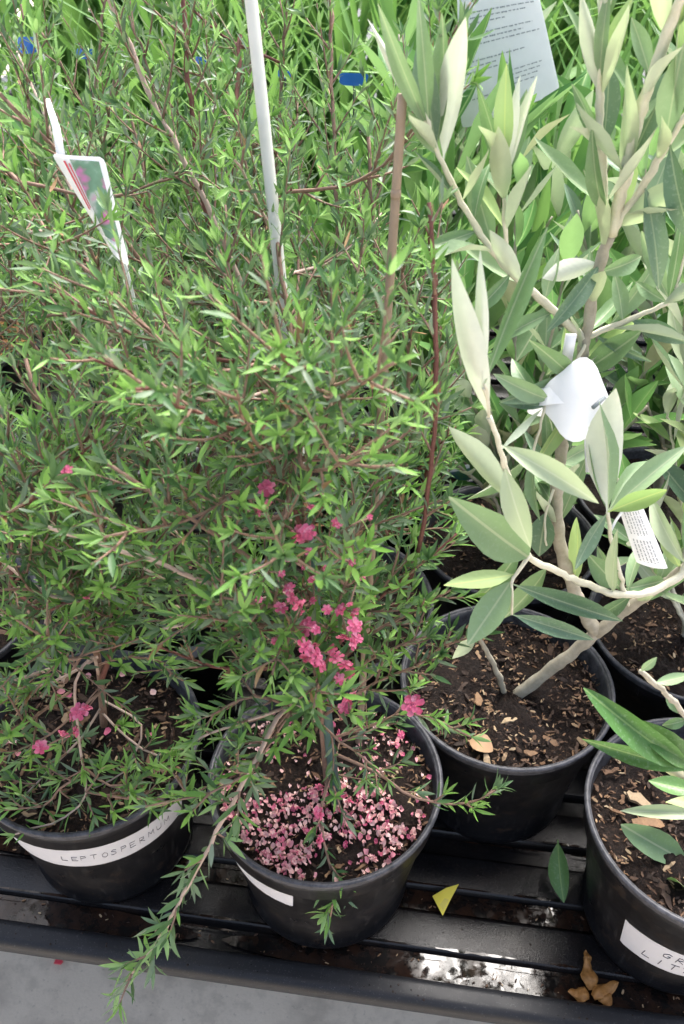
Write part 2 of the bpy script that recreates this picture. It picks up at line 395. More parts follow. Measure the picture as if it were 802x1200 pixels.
# ------------------------------------------------------------------ pots
PR, PH, PB, SZ = .100, .155, .074, .137
V, F = lathe([(.0, .004), (PB-.006, .004), (PB-.004, .0), (PB, .0), (PB+.0015, .004), (PB+.002, .010), (PB-.0005, .013),
              (.0915, .126), (.0935, .1275), (.0950, .1285), (.0960, .1475), (.0962, .151)])
POT_WALL = mesh('pot_wall', V, F); POT_WALL.materials.append(M['pot'])
V2, F2 = lathe([(.0888, .122), (.0930, .146), (.0935, .1530)] + [(.0962+.0023*math.cos(math.radians(a)), .1526+.0022*math.sin(math.radians(a))) for a in range(180, -61, -40)] + [(.0966, .146)])
POT_RIM = mesh('pot_rim', V2, F2); POT_RIM.materials.append(M['rim'])
def soil_mesh(seed, fine=True):
    r = random.Random(seed); nr, ns = (30, 110) if fine else (6, 24); V = [(0, 0, SZ+.003)]; F = []
    ph = [r.uniform(0, 6.28) for _ in range(6)]
    for i in range(1, nr+1):
        rr = .0925*i/nr
        for k in range(ns):
            t = 2*math.pi*k/ns; x, y = rr*math.cos(t), rr*math.sin(t)
            z = SZ + r.uniform(-.001, .0022)*(1 if fine else 0) + .003*math.sin(x*70+ph[0])*math.sin(y*60+ph[1]) + .002*math.sin(x*150+ph[2]+y*90) + r.uniform(-.0013, .0013)*(1 if fine else .5) - .004*(i/nr)**4
            V.append((x, y, z))
    F += [(0, 1+k, 1+(k+1) % ns) for k in range(ns)]
    for i in range(nr-1):
        for k in range(ns):
            a = 1+i*ns+k; b = 1+i*ns+(k+1) % ns; F.append((a, a+ns, b+ns, b))
    me = mesh('soil', V, F); me.materials.append(M['soil']); return me
CHIPS = []
for i in range(12):
    r = random.Random(50+i); V = []; ly, lz = r.uniform(.16, .55), r.uniform(.08, .22); n = 5
    for k in range(n):
        x = -1+2*k/(n-1); e = (r.uniform(.15, .6) if k in (0, n-1) else r.uniform(.65, 1.1)); yo, zo = r.uniform(-.12, .12), r.uniform(-.12, .12)
        for y, z in ((-1, -1), (1, -1), (1, 1), (-1, 1)):
            V.append((x+r.uniform(-.12, .12), y*ly*e*r.uniform(.8, 1.1)+yo, z*lz*e*r.uniform(.6, 1.2)+zo))
    F = [(0, 1, 2, 3), tuple(range(4*n-4, 4*n))[::-1]]
    for k in range(n-1):
        for q in range(4): a = 4*k; F.append((a+q, a+4+q, a+4+(q+1) % 4, a+(q+1) % 4))
    me = mesh('bark_chip', V, F, False); me.materials.append(M['chip']); CHIPS.append(me)
def chip_at(me, parent, x, y, z, s, r, tilt=.5, name='bark_chip'):
    o = obj(name, me, parent); o.location = (x, y, z); o.scale = (s, s, s)
    o.rotation_euler = (r.uniform(-tilt, tilt), r.uniform(-tilt, tilt), r.uniform(0, 6.28)); return o
LOW_SOIL = soil_mesh(99, False)
POTGRP = 'black plastic nursery pots on the bench'
def pot(x, y, label, seed, chips=0, crumbs=0, group=POTGRP, rz=0):
    e = empty('plant_pot', (x, y, .0085), label, 'pot', group)
    obj('pot_wall', POT_WALL, e); obj('rim', POT_RIM, e)
    obj('soil', soil_mesh(seed) if chips else LOW_SOIL, e, kind='stuff')
    r = random.Random(seed)
    for i in range(chips):
        a, q = r.uniform(0, 6.28), .086*math.sqrt(r.random())
        chip_at(CHIPS[i % 12], e, q*math.cos(a), q*math.sin(a), SZ+.0025, r.choice([.003, .004, .005, .006, .0075]), r)
    if crumbs:
        mb = MB()
        for i in range(crumbs):
            me = CHIPS[i % 12]; a, q = r.uniform(0, 6.28), .090*math.sqrt(r.random()); s = r.uniform(.0011, .0032)
            R = Matrix.Rotation(r.uniform(0, 6.28), 3, 'Z') @ Matrix.Rotation(r.uniform(-.6, .6), 3, 'X')
            mb.add([R @ (v.co*s) + Vector((q*math.cos(a), q*math.sin(a), SZ+.0015)) for v in me.vertices], [tuple(p.vertices) for p in me.polygons])
        mb.build('soil_crumbs', M['chip'], e, 'stuff', False)
    return e
POTS = {}
def wall_r(z):  # outer radius of the pot wall at local height z
    return (PB-.0005) + (.0915-PB+.0005)*(z-.013)/(.126-.013)
def tape(e, a0, a1, z0, z1, label=None, slant=0.0, torn=True, seed=1):
    r = random.Random(seed); n = 40; V = []; F = []
    for i in range(n+1):
        a = math.radians(a0+(a1-a0)*i/n); dz = slant*(i/n-.5)
        jl = (r.uniform(-.0015, .0015) if torn and i in (0, n) else 0)
        for z in (z0, z1):
            zz = z+dz; R = wall_r(zz)+.0007
            V.append((R*math.cos(a+(.03 if z == z1 and i == n else 0)), R*math.sin(a), zz+jl+r.uniform(-.0002, .0002)))
    F = [(2*i, 2*i+2, 2*i+3, 2*i+1) for i in range(n)]
    o = obj('label_tape', mesh('label_tape', V, F), e, M['tape'])
    if label: o['label'] = label
    return o
# hand printed capitals as strokes in a unit box
ST = {'L': [[(0, 1), (0, 0), (.65, 0)]], 'E': [[(.6, 1), (0, 1), (0, 0), (.65, 0)], [(0, .5), (.5, .5)]], 'P': [[(0, 0), (0, 1), (.5, .95), (.55, .65), (.05, .5)]],
      'T': [[(.3, 0), (.3, 1)], [(-.05, 1), (.65, 1)]], 'O': [[(.3, 1), (.02, .7), (.05, .2), (.35, 0), (.6, .3), (.58, .75), (.3, 1)]],
      'S': [[(.6, .9), (.25, 1), (.05, .75), (.5, .45), (.55, .15), (.2, 0), (0, .12)]], 'R': [[(0, 0), (0, 1), (.5, .9), (.5, .6), (.05, .5), (.6, 0)]],
      'M': [[(0, 0), (.05, 1), (.35, .3), (.65, 1), (.7, 0)]], 'U': [[(0, 1), (.02, .2), (.3, 0), (.58, .2), (.6, 1)]], 'G': [[(.6, .85), (.3, 1), (.02, .6), (.1, .1), (.5, .05), (.6, .45), (.35, .45)]],
      'I': [[(.3, 0), (.3, 1)]], 'N': [[(0, 0), (0, 1), (.55, 0), (.58, 1)]], 'A': [[(0, 0), (.3, 1), (.6, 0)], [(.12, .35), (.48, .35)]]}
def handwriting(tp, text, a0, z0, h, slant_per_rad=0, seed=3, wdt=.00055):
    r = random.Random(seed); mb = MB(); s = 0.0
    for ch in text:
        jx, jz, sc = r.uniform(-.08, .08), r.uniform(-.1, .1), r.uniform(.85, 1.1)
        for line in ST[ch]:
            pts = []
            for a, b in zip(line[:-1], line[1:]): pts += [(a[0]+(b[0]-a[0])*k/3, a[1]+(b[1]-a[1])*k/3) for k in range(3)]
            pts.append(line[-1]); Q = []
            for (x, y) in pts:
                d = (s+(x+jx+.15*y)*.85*h)*sc*0 + s+(x+jx+.15*y)*.85*h; z = z0+(y*sc+jz)*h
                ang = math.radians(a0)+d/wall_r(z); z += slant_per_rad*(ang-math.radians(a0)); R = wall_r(z)+.0009
                Q.append((R*math.cos(ang), R*math.sin(ang), z))
            mb.tube(Q, wdt*.5, 4)
        s += .92*h
    mb.build('handwriting', M['ink'], tp, smooth=False)

POTS['L'] = pot(-.222, .475, 'black pot with long white tape hand lettered LEPTOSPERMUM round its front', 1, 110, 900)
tp = tape(POTS['L'], -148, -24, .088, .1235, 'white tape strip lettered LEPTOSPERMUM', .002, seed=4)
handwriting(tp, 'LEPTOSPERMUM', -97, .1010, .0088, wdt=.00045)
POTS['C'] = pot(-.014, .434, 'black pot whose soil is strewn with fallen pink petals', 2, 60, 900)
tape(POTS['C'], -166, -107, .096, .1235, 'short torn blank white tape strip', -.001, seed=5)
POTS['O'] = pot(.152, .535, 'black pot of bare dark soil with a grey forked trunk, no tape', 3, 80, 1100)
POTS['R'] = pot(.295, .395, 'black pot with white tape hand lettered in two lines, tan bark on its soil', 4, 80, 1000)
tp = tape(POTS['R'], -142, -50, .046, .092, 'white tape strip with two handwritten lines', .0, seed=6)
handwriting(tp, 'LITTORALIS', -128, .0545, .0110, seed=8, wdt=.0007); handwriting(tp, 'GRISELINIA', -119, .0735, .0110, seed=9, wdt=.0007)
POTS['RR'] = pot(.342, .605, 'black pot of chip covered soil behind the two line taped pot', 5, 60, 700)
POTS['A'] = pot(.182, .737, 'black pot in shade directly behind the grey forked trunk pot', 6, 40, 500)
POTS['A2'] = pot(-.005, .642, 'black pot in shade directly behind the petal strewn pot', 7, 40, 500)
POTS['B'] = pot(-.198, .684, 'black pot with blank white tape directly behind the LEPTOSPERMUM pot', 8, 40, 400)
tape(POTS['B'], -130, -45, .100, .122, 'blank white tape strip', 0, seed=7)
POTS['W'] = pot(-.405, .625, 'black pot in shade under low branches beside the LEPTOSPERMUM pot', 9, 10)
POTS['D'] = pot(.110, .925, 'black pot with a blue green picture tag stuck in its soil', 10, 15)
POTS['E'] = pot(.372, .815, 'black pot behind the chip covered pot, under narrow silvery leaves', 11, 10)
POTS['X'] = pot(-.560, 1.180, 'black pot topped with straw coloured mulch behind the left shrubs', 12, 60)
for q in POTS['X'].children:
    pass
POTS['Y'] = pot(-.095, .872, 'black pot among the back shrubs beside the picture tag pot', 13, 0)
POTS['Z'] = pot(-.335, .885, 'black pot among the back shrubs before the mulch topped pot', 14, 0)

# ------------------------------------------------------------------ leaves
def leaf_shape(widths, fold, bow, twist=0.0, across=1, asp=.14):
    """unit leaf: base at the origin, tip at +Y 1, half width 1 in X, upper side +Z"""
    V = []; F = []; n = len(widths); cols = 2*across+1
    for i, (t, wd) in enumerate(widths):
        zc = bow*4*t*(1-t)
        for k in range(cols):
            x = (k-across)/across*wd
            zz = zc+fold*abs(x)*(1 if across == 1 else abs(x)**.6)
            V.append((x*math.cos(twist*t), t, zz + asp*x*math.sin(twist*t)))
    for i in range(n-1):
        for k in range(cols-1):
            a = i*cols+k; F.append((a, a+1, a+cols+1, a+cols))
    return V, F
TEA_W = [(0, .12), (.22, .72), (.5, 1.0), (.78, .62), (1, .03)]
OLV_W = [(0, .07), (.06, .09), (.15, .42), (.28, .78), (.42, .97), (.56, 1.0), (.70, .86), (.83, .58), (.93, .28), (1, .02)]
OVAL_W = [(0, .06), (.08, .10), (.17, .50), (.30, .85), (.45, 1.0), (.6, .99), (.74, .85), (.87, .56), (.95, .30), (1, .04)]
BLADE_W = [(0, .55), (.15, .8), (.4, 1.0), (.65, .85), (.85, .5), (1, .03)]
CURLS = (-.10, -.03, .04, .10)
TEA = []     # (V,F) unit shapes with real scale: width relative handled by object scale
for b in CURLS:
    V, F = leaf_shape(TEA_W, .0, b); V = [(x, y, z+.035*abs(x)) for x, y, z in V]; TEA.append((np.array(V), np.array(F)))
TEA_ME = {}
TEA_KINDS = ('tea_old', 'tea_new', 'tea_grey', 'tea_dead')
for m in TEA_KINDS:
    for i, (V, F) in enumerate(TEA):
        me = mesh('tea_leaf', V, F.tolist()); me.materials.append(M[m]); TEA_ME[m, i] = me
def frame(d, n):
    d = nrm(d); n = np.asarray(n, float); n = n-d*(n@d); n = nrm(n); return np.cross(d, n), d, n
def leaf_matrix(base, d, n, L, W):
    x, y, z = frame(d, n)
    m = Matrix.Identity(4)
    for r in range(3): m[r][0] = x[r]*W; m[r][1] = y[r]*L; m[r][2] = z[r]*L; m[r][3] = base[r]
    return m
OLV_ME = {}
def olv_mesh(kind, bow, twist, mat):
    key = (kind, round(bow, 2), round(twist, 1), mat)
    if key not in OLV_ME:
        V, F = leaf_shape(OLV_W if kind == 'o' else OVAL_W, .0, bow, twist, 2)
        V = [(x, y, z+.075*abs(x)**1.5+.012*math.sin(y*11+1)*abs(x)**2) for x, y, z in V]
        me = mesh('leaf', V, F); me.materials.append(M[mat]); OLV_ME[key] = me
    return OLV_ME[key]

# ------------------------------------------------------------------ tea tree shrubs
PLANTS = []       # (root, leaf records)
class Tea:
    def __init__(s, pot_key, label, seed, young=.35):
        x, y = POTS[pot_key].location[:2]
        s.o = empty('tea_tree_shrub', (x, y, SZ+.006), label, 'shrub', 'fine leaved tea tree shrubs'); s.off = np.array([x, y, SZ+.006])
        s.r = random.Random(seed); s.leaves = []; s.tw = MB(); s.young = young; s.npts = []
        PLANTS.append(s)
    def leafing(s, pts, s0, gap, L0, young_tip=True, dens=1.0):
        r = s.r; seg = np.linalg.norm(np.diff(pts, axis=0), axis=1); cum = np.concatenate([[0], np.cumsum(seg)]); tot = cum[-1]
        a = s0*tot; ph = r.uniform(0, 6.28)
        while a < tot:
            i = min(len(seg)-1, int(np.searchsorted(cum, a))-1 if a > 0 else 0); i = max(i, 0)
            t = (a-cum[i])/(seg[i]+1e-9); p = pts[i]+(pts[i+1]-pts[i])*t; T = nrm(pts[i+1]-pts[i])
            u = nrm(np.cross(T, [.2, .1, .97]) if abs(T[2]) < .95 else np.cross(T, [1, 0, 0])); v = np.cross(T, u)
            ph += 2.4+r.uniform(-.4, .4)
            rad = u*math.cos(ph)+v*math.sin(ph)
            tip = (tot-a)/max(.02, tot)
            el = r.uniform(.45, 1.05) if tip > .12 else r.uniform(.2, .8)
            d = nrm(T*math.cos(el)+rad*math.sin(el)+np.array([0, 0, .12])+NR.normal(0, .12, 3))
            L = L0*r.uniform(.55, 1.35)*(1 if tip > .1 else .75); W = L*r.uniform(.075, .115)
            new = r.random() < (s.young*1.8 if tip < .3 else s.young*.35)
            s.leaves.append((p, d, nrm(T*.8+np.array([0, 0, .7])+NR.normal(0, .25, 3)), L, W, r.randrange(4), 'tea_new' if new else 'tea_dead' if r.random() < .02 else 'tea_grey' if r.random() < .45 else 'tea_old'))
            a += gap*r.uniform(.6, 1.4)/dens
        T = nrm(pts[-1]-pts[-2]); u = nrm(np.cross(T, [.2, .1, .97])); v = np.cross(T, u); yg = r.random() < .25+s.young
        for k in range(r.choice([3, 4, 5, 6])):
            ph += 2.4; el = r.uniform(.35, .95); d = nrm(T*math.cos(el)+(u*math.cos(ph)+v*math.sin(ph))*math.sin(el)+np.array([0, 0, .1]))
            L = L0*r.uniform(.8, 1.3); s.leaves.append((pts[-1], d, nrm(T+NR.normal(0, .2, 3)), L, L*r.uniform(.075, .11), r.randrange(4), 'tea_new' if yg else 'tea_old'))
    def stem(s, pts, r0, r1, mat='tea_bark', s0=.25, step=.024, tl=(.04, .10), gap=.0034, L0=.0145, zmin=.18, droop=0.0, own=.45, spread=.78, world=False):
        W = [np.array(p) if world else P(*p) for p in pts]
        Q = spline(W); n = len(Q); Q = Q + NR.normal(0, .0008, Q.shape)*np.linspace(0, 1, n)[:, None]
        mb = MB(); mb.tube(Q-s.off, np.linspace(r0, r1, n), 6); mb.build('branch', M[mat], s.o)
        seg = np.linalg.norm(np.diff(Q, axis=0), axis=1); cum = np.concatenate([[0], np.cumsum(seg)]); tot = cum[-1]
        r = s.r; a = s0*tot; ph = r.uniform(0, 6)
        while a < tot:
            i = max(0, min(n-2, int(np.searchsorted(cum, a))-1)); p = Q[i]; T = nrm(Q[i+1]-Q[i])
            u = nrm(np.cross(T, [.3, .1, .9])); v = np.cross(T, u); ph += 2.4+r.uniform(-.5, .5)
            d = nrm(T*.7+(u*math.cos(ph)+v*math.sin(ph))*spread+np.array([0, 0, .30-droop]))
            Lt = r.uniform(*tl)*(1-.45*a/tot)
            k = np.linspace(0, 1, 7)[:, None]
            bend = NR.normal(0, .12, 3)+np.array([0, 0, .28-droop*1.2])
            tq = p+d*Lt*k+bend*Lt*k**2*.6
            if tq[:, 2].min() > zmin:
                s.tw.tube(tq-s.off, np.linspace(.0011, .0005, 7), 4)
                s.leafing(tq, .10, gap, L0)
            a += step*.80*r.uniform(.6, 1.4)
        s.leafing(Q, max(own, s0), gap*1.1, L0)
        return Q
    def bush(s, base, top, n, z0, z1, reach, ok, seed, L0=.0145, step=.022, rise=(.1, .9)):
        r = random.Random(seed); base, top = np.asarray(base, float), np.asarray(top, float); k = 0; tries = 0
        while k < n and tries < 4000:
            tries += 1
            f = r.uniform(z0, z1); p = base+(top-base)*f; a = r.uniform(0, 6.28); L = r.uniform(*reach); up = r.uniform(*rise)
            e_ = p+np.array([math.cos(a)*L, math.sin(a)*L, up*L])
            if not ok(e_): continue
            m_ = (p+e_)/2+np.array([0, 0, -.15*L])+NR.normal(0, .008, 3)
            s.stem([p, m_, e_], .0016, .0008, r.choice(['tea_bark', 'tea_bark', 'tea_red', 'tea_pale']), .12, step, (.03, .085), .0036, L0, zmin=.175, world=True); k += 1
    def finish(s):
        if s.tw.V: s.tw.build('twigs', M['tea_bark'], s.o, 'stuff')

# centre shrub in the petal strewn pot
c = Tea('C', 'pink flowered tea tree shrub tied to a pale cane in the petal strewn pot', 21)
c.stem([(385, 930, .434), (374, 800, .445), (360, 650, .46), (352, 560, .48), (345, 420, .52), (320, 255, .57)], .0034, .0015, 'tea_bark', .38, .022)
c.stem([(360, 700, .452), (300, 660, .43), (220, 603, .41), (130, 545, .40)], .0021, .0011, 'tea_bark', .22, .024, (.025, .06))
c.stem([(366, 735, .448), (300, 708, .43), (190, 662, .41), (58, 618, .40)], .0021, .0011, 'tea_pale', .22, .024, (.025, .06))
c.stem([(372, 775, .447), (325, 735, .43), (250, 728, .42), (190, 738, .41)], .0017, .0009, 'tea_pale', .3, .024, (.02, .05))
c.stem([(378, 850, .44), (338, 828, .395), (300, 890, .365), (262, 960, .345), (222, 1035, .325), (186, 1100, .312), (140, 1160, .305)], .0021, .0009, 'tea_pale', .10, .030, (.014, .040), .0034, .0185, .03, .25, .52, .8)
c.stem([(338, 828, .395), (290, 845, .375), (226, 868, .365)], .0014, .0008, 'tea_pale', .3, .03, (.012, .03), zmin=.17)
c.stem([(340, 835, .395), (290, 905, .36), (225, 935, .345), (170, 945, .34)], .0012, .0007, 'tea_bark', .3, .02, (.015, .04), zmin=.17)
c.stem([(385, 880, .436), (440, 905, .415), (490, 936, .40), (545, 942, .395), (580, 928, .39)], .0014, .0008, 'tea_bark', .35, .026, (.012, .032), zmin=.165, own=.6)
c.stem([(380, 868, .44), (430, 852, .43), (482, 836, .425), (550, 862, .42)], .0013, .0007, 'tea_bark', .2, .022, (.014, .04), zmin=.16)
c.stem([(386, 905, .43), (376, 960, .395), (386, 1012, .362), (392, 1045, .348), (384, 1088, .338)], .0013, .0007, 'tea_bark', .4, .018, (.012, .03), zmin=.10, droop=.3)
c.stem([(372, 790, .446), (425, 720, .44), (480, 670, .44), (535, 625, .45)], .0018, .0008, 'tea_red', .2, .020, (.03, .075))
c.stem([(362, 680, .455), (420, 620, .46), (470, 545, .48), (495, 460, .50)], .0018, .0008, 'tea_bark', .15, .020, (.03, .075))
c.stem([(372, 800, .446), (470, 700, .45), (503, 570, .45), (512, 420, .46), (505, 238, .49)], .0019, .0012, 'tea_red', .5, .035, (.015, .04), own=.9)
c.stem([(376, 810, .445), (440, 770, .43), (500, 745, .42)], .0014, .0008, 'tea_bark', .3, .020, (.02, .05))
c.stem([(360, 640, .46), (330, 560, .45), (270, 480, .45), (200, 410, .46)], .0018, .0008, 'tea_red', .15, .020, (.03, .075))
c.stem([(352, 560, .48), (390, 470, .50), (405, 380, .53), (430, 280, .58)], .0016, .0008, 'tea_bark', .1, .020, (.03, .08))
c.stem([(350, 530, .485), (300, 430, .50), (270, 330, .53), (262, 240, .56)], .0016, .0008, 'tea_bark', .1, .020, (.03, .08))
c.stem([(375, 820, .435), (345, 780, .40), (330, 760, .38), (320, 790, .36)], .0012, .0007, 'tea_bark', .4, .014, (.02, .045), zmin=.2)
c.stem([(378, 850, .43), (375, 815, .395), (372, 800, .37), (368, 830, .345)], .0012, .0007, 'tea_bark', .4, .013, (.02, .045), .0034, .019, zmin=.2)
c.stem([(370, 760, .44), (400, 700, .41), (415, 650, .39), (405, 640, .38)], .0012, .0007, 'tea_bark', .3, .014, (.02, .05), .0036, .017)
c.stem([(366, 720, .45), (300, 760, .42), (270, 775, .40)], .0012, .0007, 'tea_bark', .3, .016, (.02, .045))
# left shrub in the taped pot
l = Tea('L', 'low spreading tea tree shrub over the LEPTOSPERMUM taped pot', 22, .42)
l.stem([(122, 850, .475), (116, 780, .477), (95, 690, .47), (72, 600, .465), (50, 500, .47), (30, 420, .49)], .0033, .0013, 'tea_bark', .3, .020, (.04, .09))
l.stem([(118, 800, .476), (145, 720, .47), (165, 640, .47), (172, 560, .48), (182, 440, .53), (183, 330, .58)], .0026, .0010, 'tea_red', .25, .022, (.035, .085))
l.stem([(116, 790, .476), (108, 770, .45), (88, 800, .44), (92, 850, .43), (98, 902, .415), (101, 930, .405), (77, 957, .395), (18, 978, .385)], .0014, .0008, 'tea_pale', .5, .020, (.012, .035), zmin=.165, own=.6)
l.stem([(101, 928, .405), (150, 935, .40), (200, 935, .395), (240, 922, .39)], .0011, .0007, 'tea_bark', .1, .014, (.012, .035), zmin=.165)
l.stem([(115, 770, .47), (60, 800, .455), (0, 812, .45)], .0013, .0008, 'tea_pale', .4, .026, (.012, .035), zmin=.17)
l.stem([(108, 740, .47), (60, 700, .445), (10, 690, .43), (-30, 700, .42)], .0016, .0008, 'tea_bark', .15, .018, (.03, .07))
l.stem([(100, 710, .47), (50, 640, .44), (0, 600, .43), (-40, 590, .43)], .0016, .0008, 'tea_bark', .15, .018, (.03, .075))
l.stem([(112, 760, .476), (150, 690, .45), (200, 670, .44), (240, 690, .43)], .0013, .0008, 'tea_bark', .2, .018, (.03, .06))
l.stem([(100, 720, .468), (110, 650, .44), (120, 600, .43), (105, 570, .42)], .0014, .0008, 'tea_bark', .2, .017, (.03, .075))
l.stem([(80, 630, .467), (30, 560, .46), (-10, 480, .47), (-30, 430, .48)], .0016, .0008, 'tea_bark', .15, .018, (.03, .08))
l.stem([(118, 810, .474), (60, 860, .44), (20, 880, .43), (-20, 900, .42)], .0012, .0007, 'tea_bark', .35, .024, (.012, .035), zmin=.16)
l.stem([(70, 590, .465), (110, 520, .47), (130, 460, .49), (120, 400, .51)], .0015, .0008, 'tea_bark', .15, .018, (.03, .08))
l.stem([(98, 700, .47), (60, 740, .44), (50, 770, .43)], .0013, .0008, 'tea_bark', .2, .018, (.02, .05), zmin=.2)
l.stem([(120, 820, .474), (165, 850, .46), (150, 900, .44), (110, 925, .43)], .0010, .0007, 'tea_pale', .6, .022, (.01, .025), zmin=.16, own=.75)
for pts in ([(118, 830, .474), (95, 865, .45), (60, 900, .435), (25, 935, .42)], [(120, 835, .474), (150, 865, .455), (185, 885, .445), (222, 872, .44)], [(100, 900, .42), (130, 922, .41), (165, 912, .405), (200, 900, .40)],
            [(112, 780, .476), (150, 770, .455), (185, 775, .445), (215, 800, .44)], [(110, 770, .47), (70, 775, .45), (40, 810, .44), (10, 850, .435)], [(99, 905, .415), (70, 925, .405), (50, 945, .40), (5, 950, .395)]):
    l.stem(pts, .0011, .0007, l.r.choice(['tea_pale', 'tea_bark']), .3, .018, (.015, .04), zmin=.158)
for pts in ([(340, 832, .395), (310, 870, .375), (290, 905, .36), (265, 900, .355)], [(338, 828, .395), (300, 815, .385), (262, 830, .375), (240, 850, .37)], [(378, 850, .43), (400, 870, .41), (430, 890, .40), (455, 915, .395)], [(386, 905, .43), (400, 950, .40), (420, 985, .385)]):
    c.stem(pts, .0011, .0007, 'tea_bark', .25, .016, (.015, .04), zmin=.165)
# shrub behind the centre pot: long rods leaning up and back
b = Tea('A2', 'tall tea tree shrub with bare reddish rods behind the petal strewn pot', 23, .30)
T0 = (392, 730, .642)
for pts, r0, mat in (
    ([T0, (330, 600, .64), (282, 390, .66), (180, 320, .64), (90, 205, .62), (0, 110, .60)], .0030, 'tea_bark'),
    ([T0, (350, 560, .66), (300, 380, .68), (235, 225, .70), (180, 120, .71), (118, -20, .72)], .0030, 'tea_pale'),
    ([T0, (360, 560, .66), (290, 420, .70), (242, 250, .74), (222, 100, .77), (213, -20, .80)], .0026, 'tea_red'),
    ([T0, (440, 640, .64), (500, 560, .64), (510, 420, .65), (505, 240, .68)], .0026, 'tea_red'),
    ([T0, (390, 560, .68), (385, 400, .70), (395, 260, .74), (390, 120, .78), (388, 0, .82)], .0026, 'tea_bark'),
    ([T0, (420, 560, .66), (450, 430, .68), (440, 300, .72), (432, 160, .76)], .0024, 'tea_bark'),
    ([T0, (360, 600, .63), (270, 470, .63), (150, 400, .62), (60, 330, .62)], .0024, 'tea_bark'),
    ([T0, (340, 520, .67), (280, 330, .74), (275, 180, .80), (282, 40, .86)], .0022, 'tea_red'),
    ([T0, (410, 600, .63), (470, 500, .62), (480, 400, .62), (470, 300, .63)], .0022, 'tea_bark')):
    b.stem(pts, r0*1.15, .0021 if mat != 'tea_bark' else .0015, mat, .32, .024, (.04, .10), .0040, .0150)
# shrub behind the left pot
d = Tea('B', 'dense tea tree shrub with thin arching rods behind the LEPTOSPERMUM pot', 24, .30)
T1 = (192, 695, .684)
for pts, r0, mat in (
    ([T1, (180, 560, .69), (150, 430, .70), (110, 300, .72), (60, 190, .74)], .0028, 'tea_bark'),
    ([T1, (200, 560, .69), (205, 400, .72), (180, 250, .76), (150, 120, .80)], .0028, 'tea_bark'),
    ([T1, (160, 580, .67), (90, 470, .66), (20, 380, .66), (-30, 300, .66)], .0024, 'tea_bark'),
    ([T1, (230, 560, .68), (250, 440, .70), (300, 330, .74), (320, 220, .80)], .0024, 'tea_red'),
    ([T1, (150, 640, .65), (80, 560, .63), (10, 520, .62)], .0022, 'tea_bark'),
    ([T1, (185, 520, .70), (120, 360, .78), (70, 180, .88), (20, 60, .96)], .0026, 'tea_pale'),
    ([T1, (220, 600, .66), (270, 560, .64), (310, 520, .63)], .0020, 'tea_bark'),
    ([T1, (190, 540, .70), (170, 400, .72), (60, 260, .74), (-10, 180, .75)], .0024, 'tea_red')):
    d.stem(pts, r0, .0012, mat, .28, .024, (.04, .10), .0040, .0150)
# two more shrubs further back
e2 = Tea('Y', 'slender tea tree shrub beside the picture tag pot at the back', 25, .3)
x0 = np.array([-.095, .872, SZ])
for dx, dy, h in ((-.10, .05, .50), (.05, .10, .58), (.16, .02, .45), (-.20, .10, .48), (.0, .2, .60), (.22, .12, .5)):
    e2.stem([x0, x0+[dx*.3, dy*.3, h*.4], x0+[dx*.7, dy*.7, h*.75], x0+[dx, dy, h]], .0026, .0011, 'tea_bark', .25, .024, (.04, .11), .0052, .0155, world=True)
e3 = Tea('Z', 'loose tea tree shrub before the mulch topped pot at the back', 26, .3)
x0 = np.array([-.335, .885, SZ])
for dx, dy, h in ((-.15, .02, .42), (.02, .10, .50), (.12, .02, .45), (-.10, .15, .50), (-.25, -.05, .36), (.1, .2, .55)):
    e3.stem([x0, x0+[dx*.3, dy*.3, h*.4], x0+[dx*.7, dy*.7, h*.75], x0+[dx, dy, h]], .0026, .0011, 'tea_bark', .25, .024, (.04, .11), .0052, .0155, world=True)
e4 = Tea('W', 'dark leaved tea tree shrub crowding the side of the LEPTOSPERMUM pot', 27, .2)
x0 = np.array([-.405, .625, SZ])
for dx, dy, h in ((.06, -.04, .30), (.0, .05, .42), (.14, .02, .36), (.05, -.12, .22), (.12, .1, .45)):
    e4.stem([x0, x0+[dx*.3, dy*.3, h*.4], x0+[dx*.7, dy*.7, h*.75], x0+[dx, dy, h]], .0024, .0010, 'tea_bark', .2, .022, (.04, .09), .0048, .0145, world=True)

c.bush((-.014, .434, .15), (-.03, .50, .56), 24, .30, .95, (.09, .17), lambda e: e[0] < .07 and e[1] < .52 and e[2] > .30 and e[0] > -.19 and not (-.07 < e[0] < .035 and e[1] < .44 and e[2] < .46), 301)
l.bush((-.215, .475, .15), (-.26, .47, .46), 27, .22, .95, (.08, .16), lambda e: e[0] < -.13 and e[2] > .25, 302)
for pts in ([(378, 840, .44), (440, 800, .43), (500, 775, .42), (530, 740, .42)], [(374, 800, .445), (430, 745, .44), (490, 715, .435), (525, 690, .43)], [(370, 770, .447), (410, 715, .445), (450, 690, .44), (470, 640, .44)]):
    c.stem(pts, .0014, .0008, 'tea_bark', .2, .016, (.02, .055), zmin=.19)
b.bush((-.005, .642, .15), (-.005, .642, .36), 14, .15, 1.0, (.07, .14), lambda e: e[0] < .12 and e[1] < .68, 307)
b.bush((-.005, .642, .15), (-.06, .68, .60), 17, .25, 1.0, (.10, .20), lambda e: e[0] < .10 and e[2] > .25, 303)
d.bush((-.198, .684, .15), (-.25, .70, .58), 15, .25, 1.0, (.10, .20), lambda e: e[0] < .0 and e[2] > .25, 304)
e2.bush((-.095, .872, .15), (-.06, .95, .60), 6, .3, 1.0, (.12, .22), lambda e: e[2] > .3, 305, .0155, .026)
e3.bush((-.335, .885, .15), (-.35, .95, .50), 4, .3, 1.0, (.12, .20), lambda e: e[2] > .3, 306, .0155, .026)

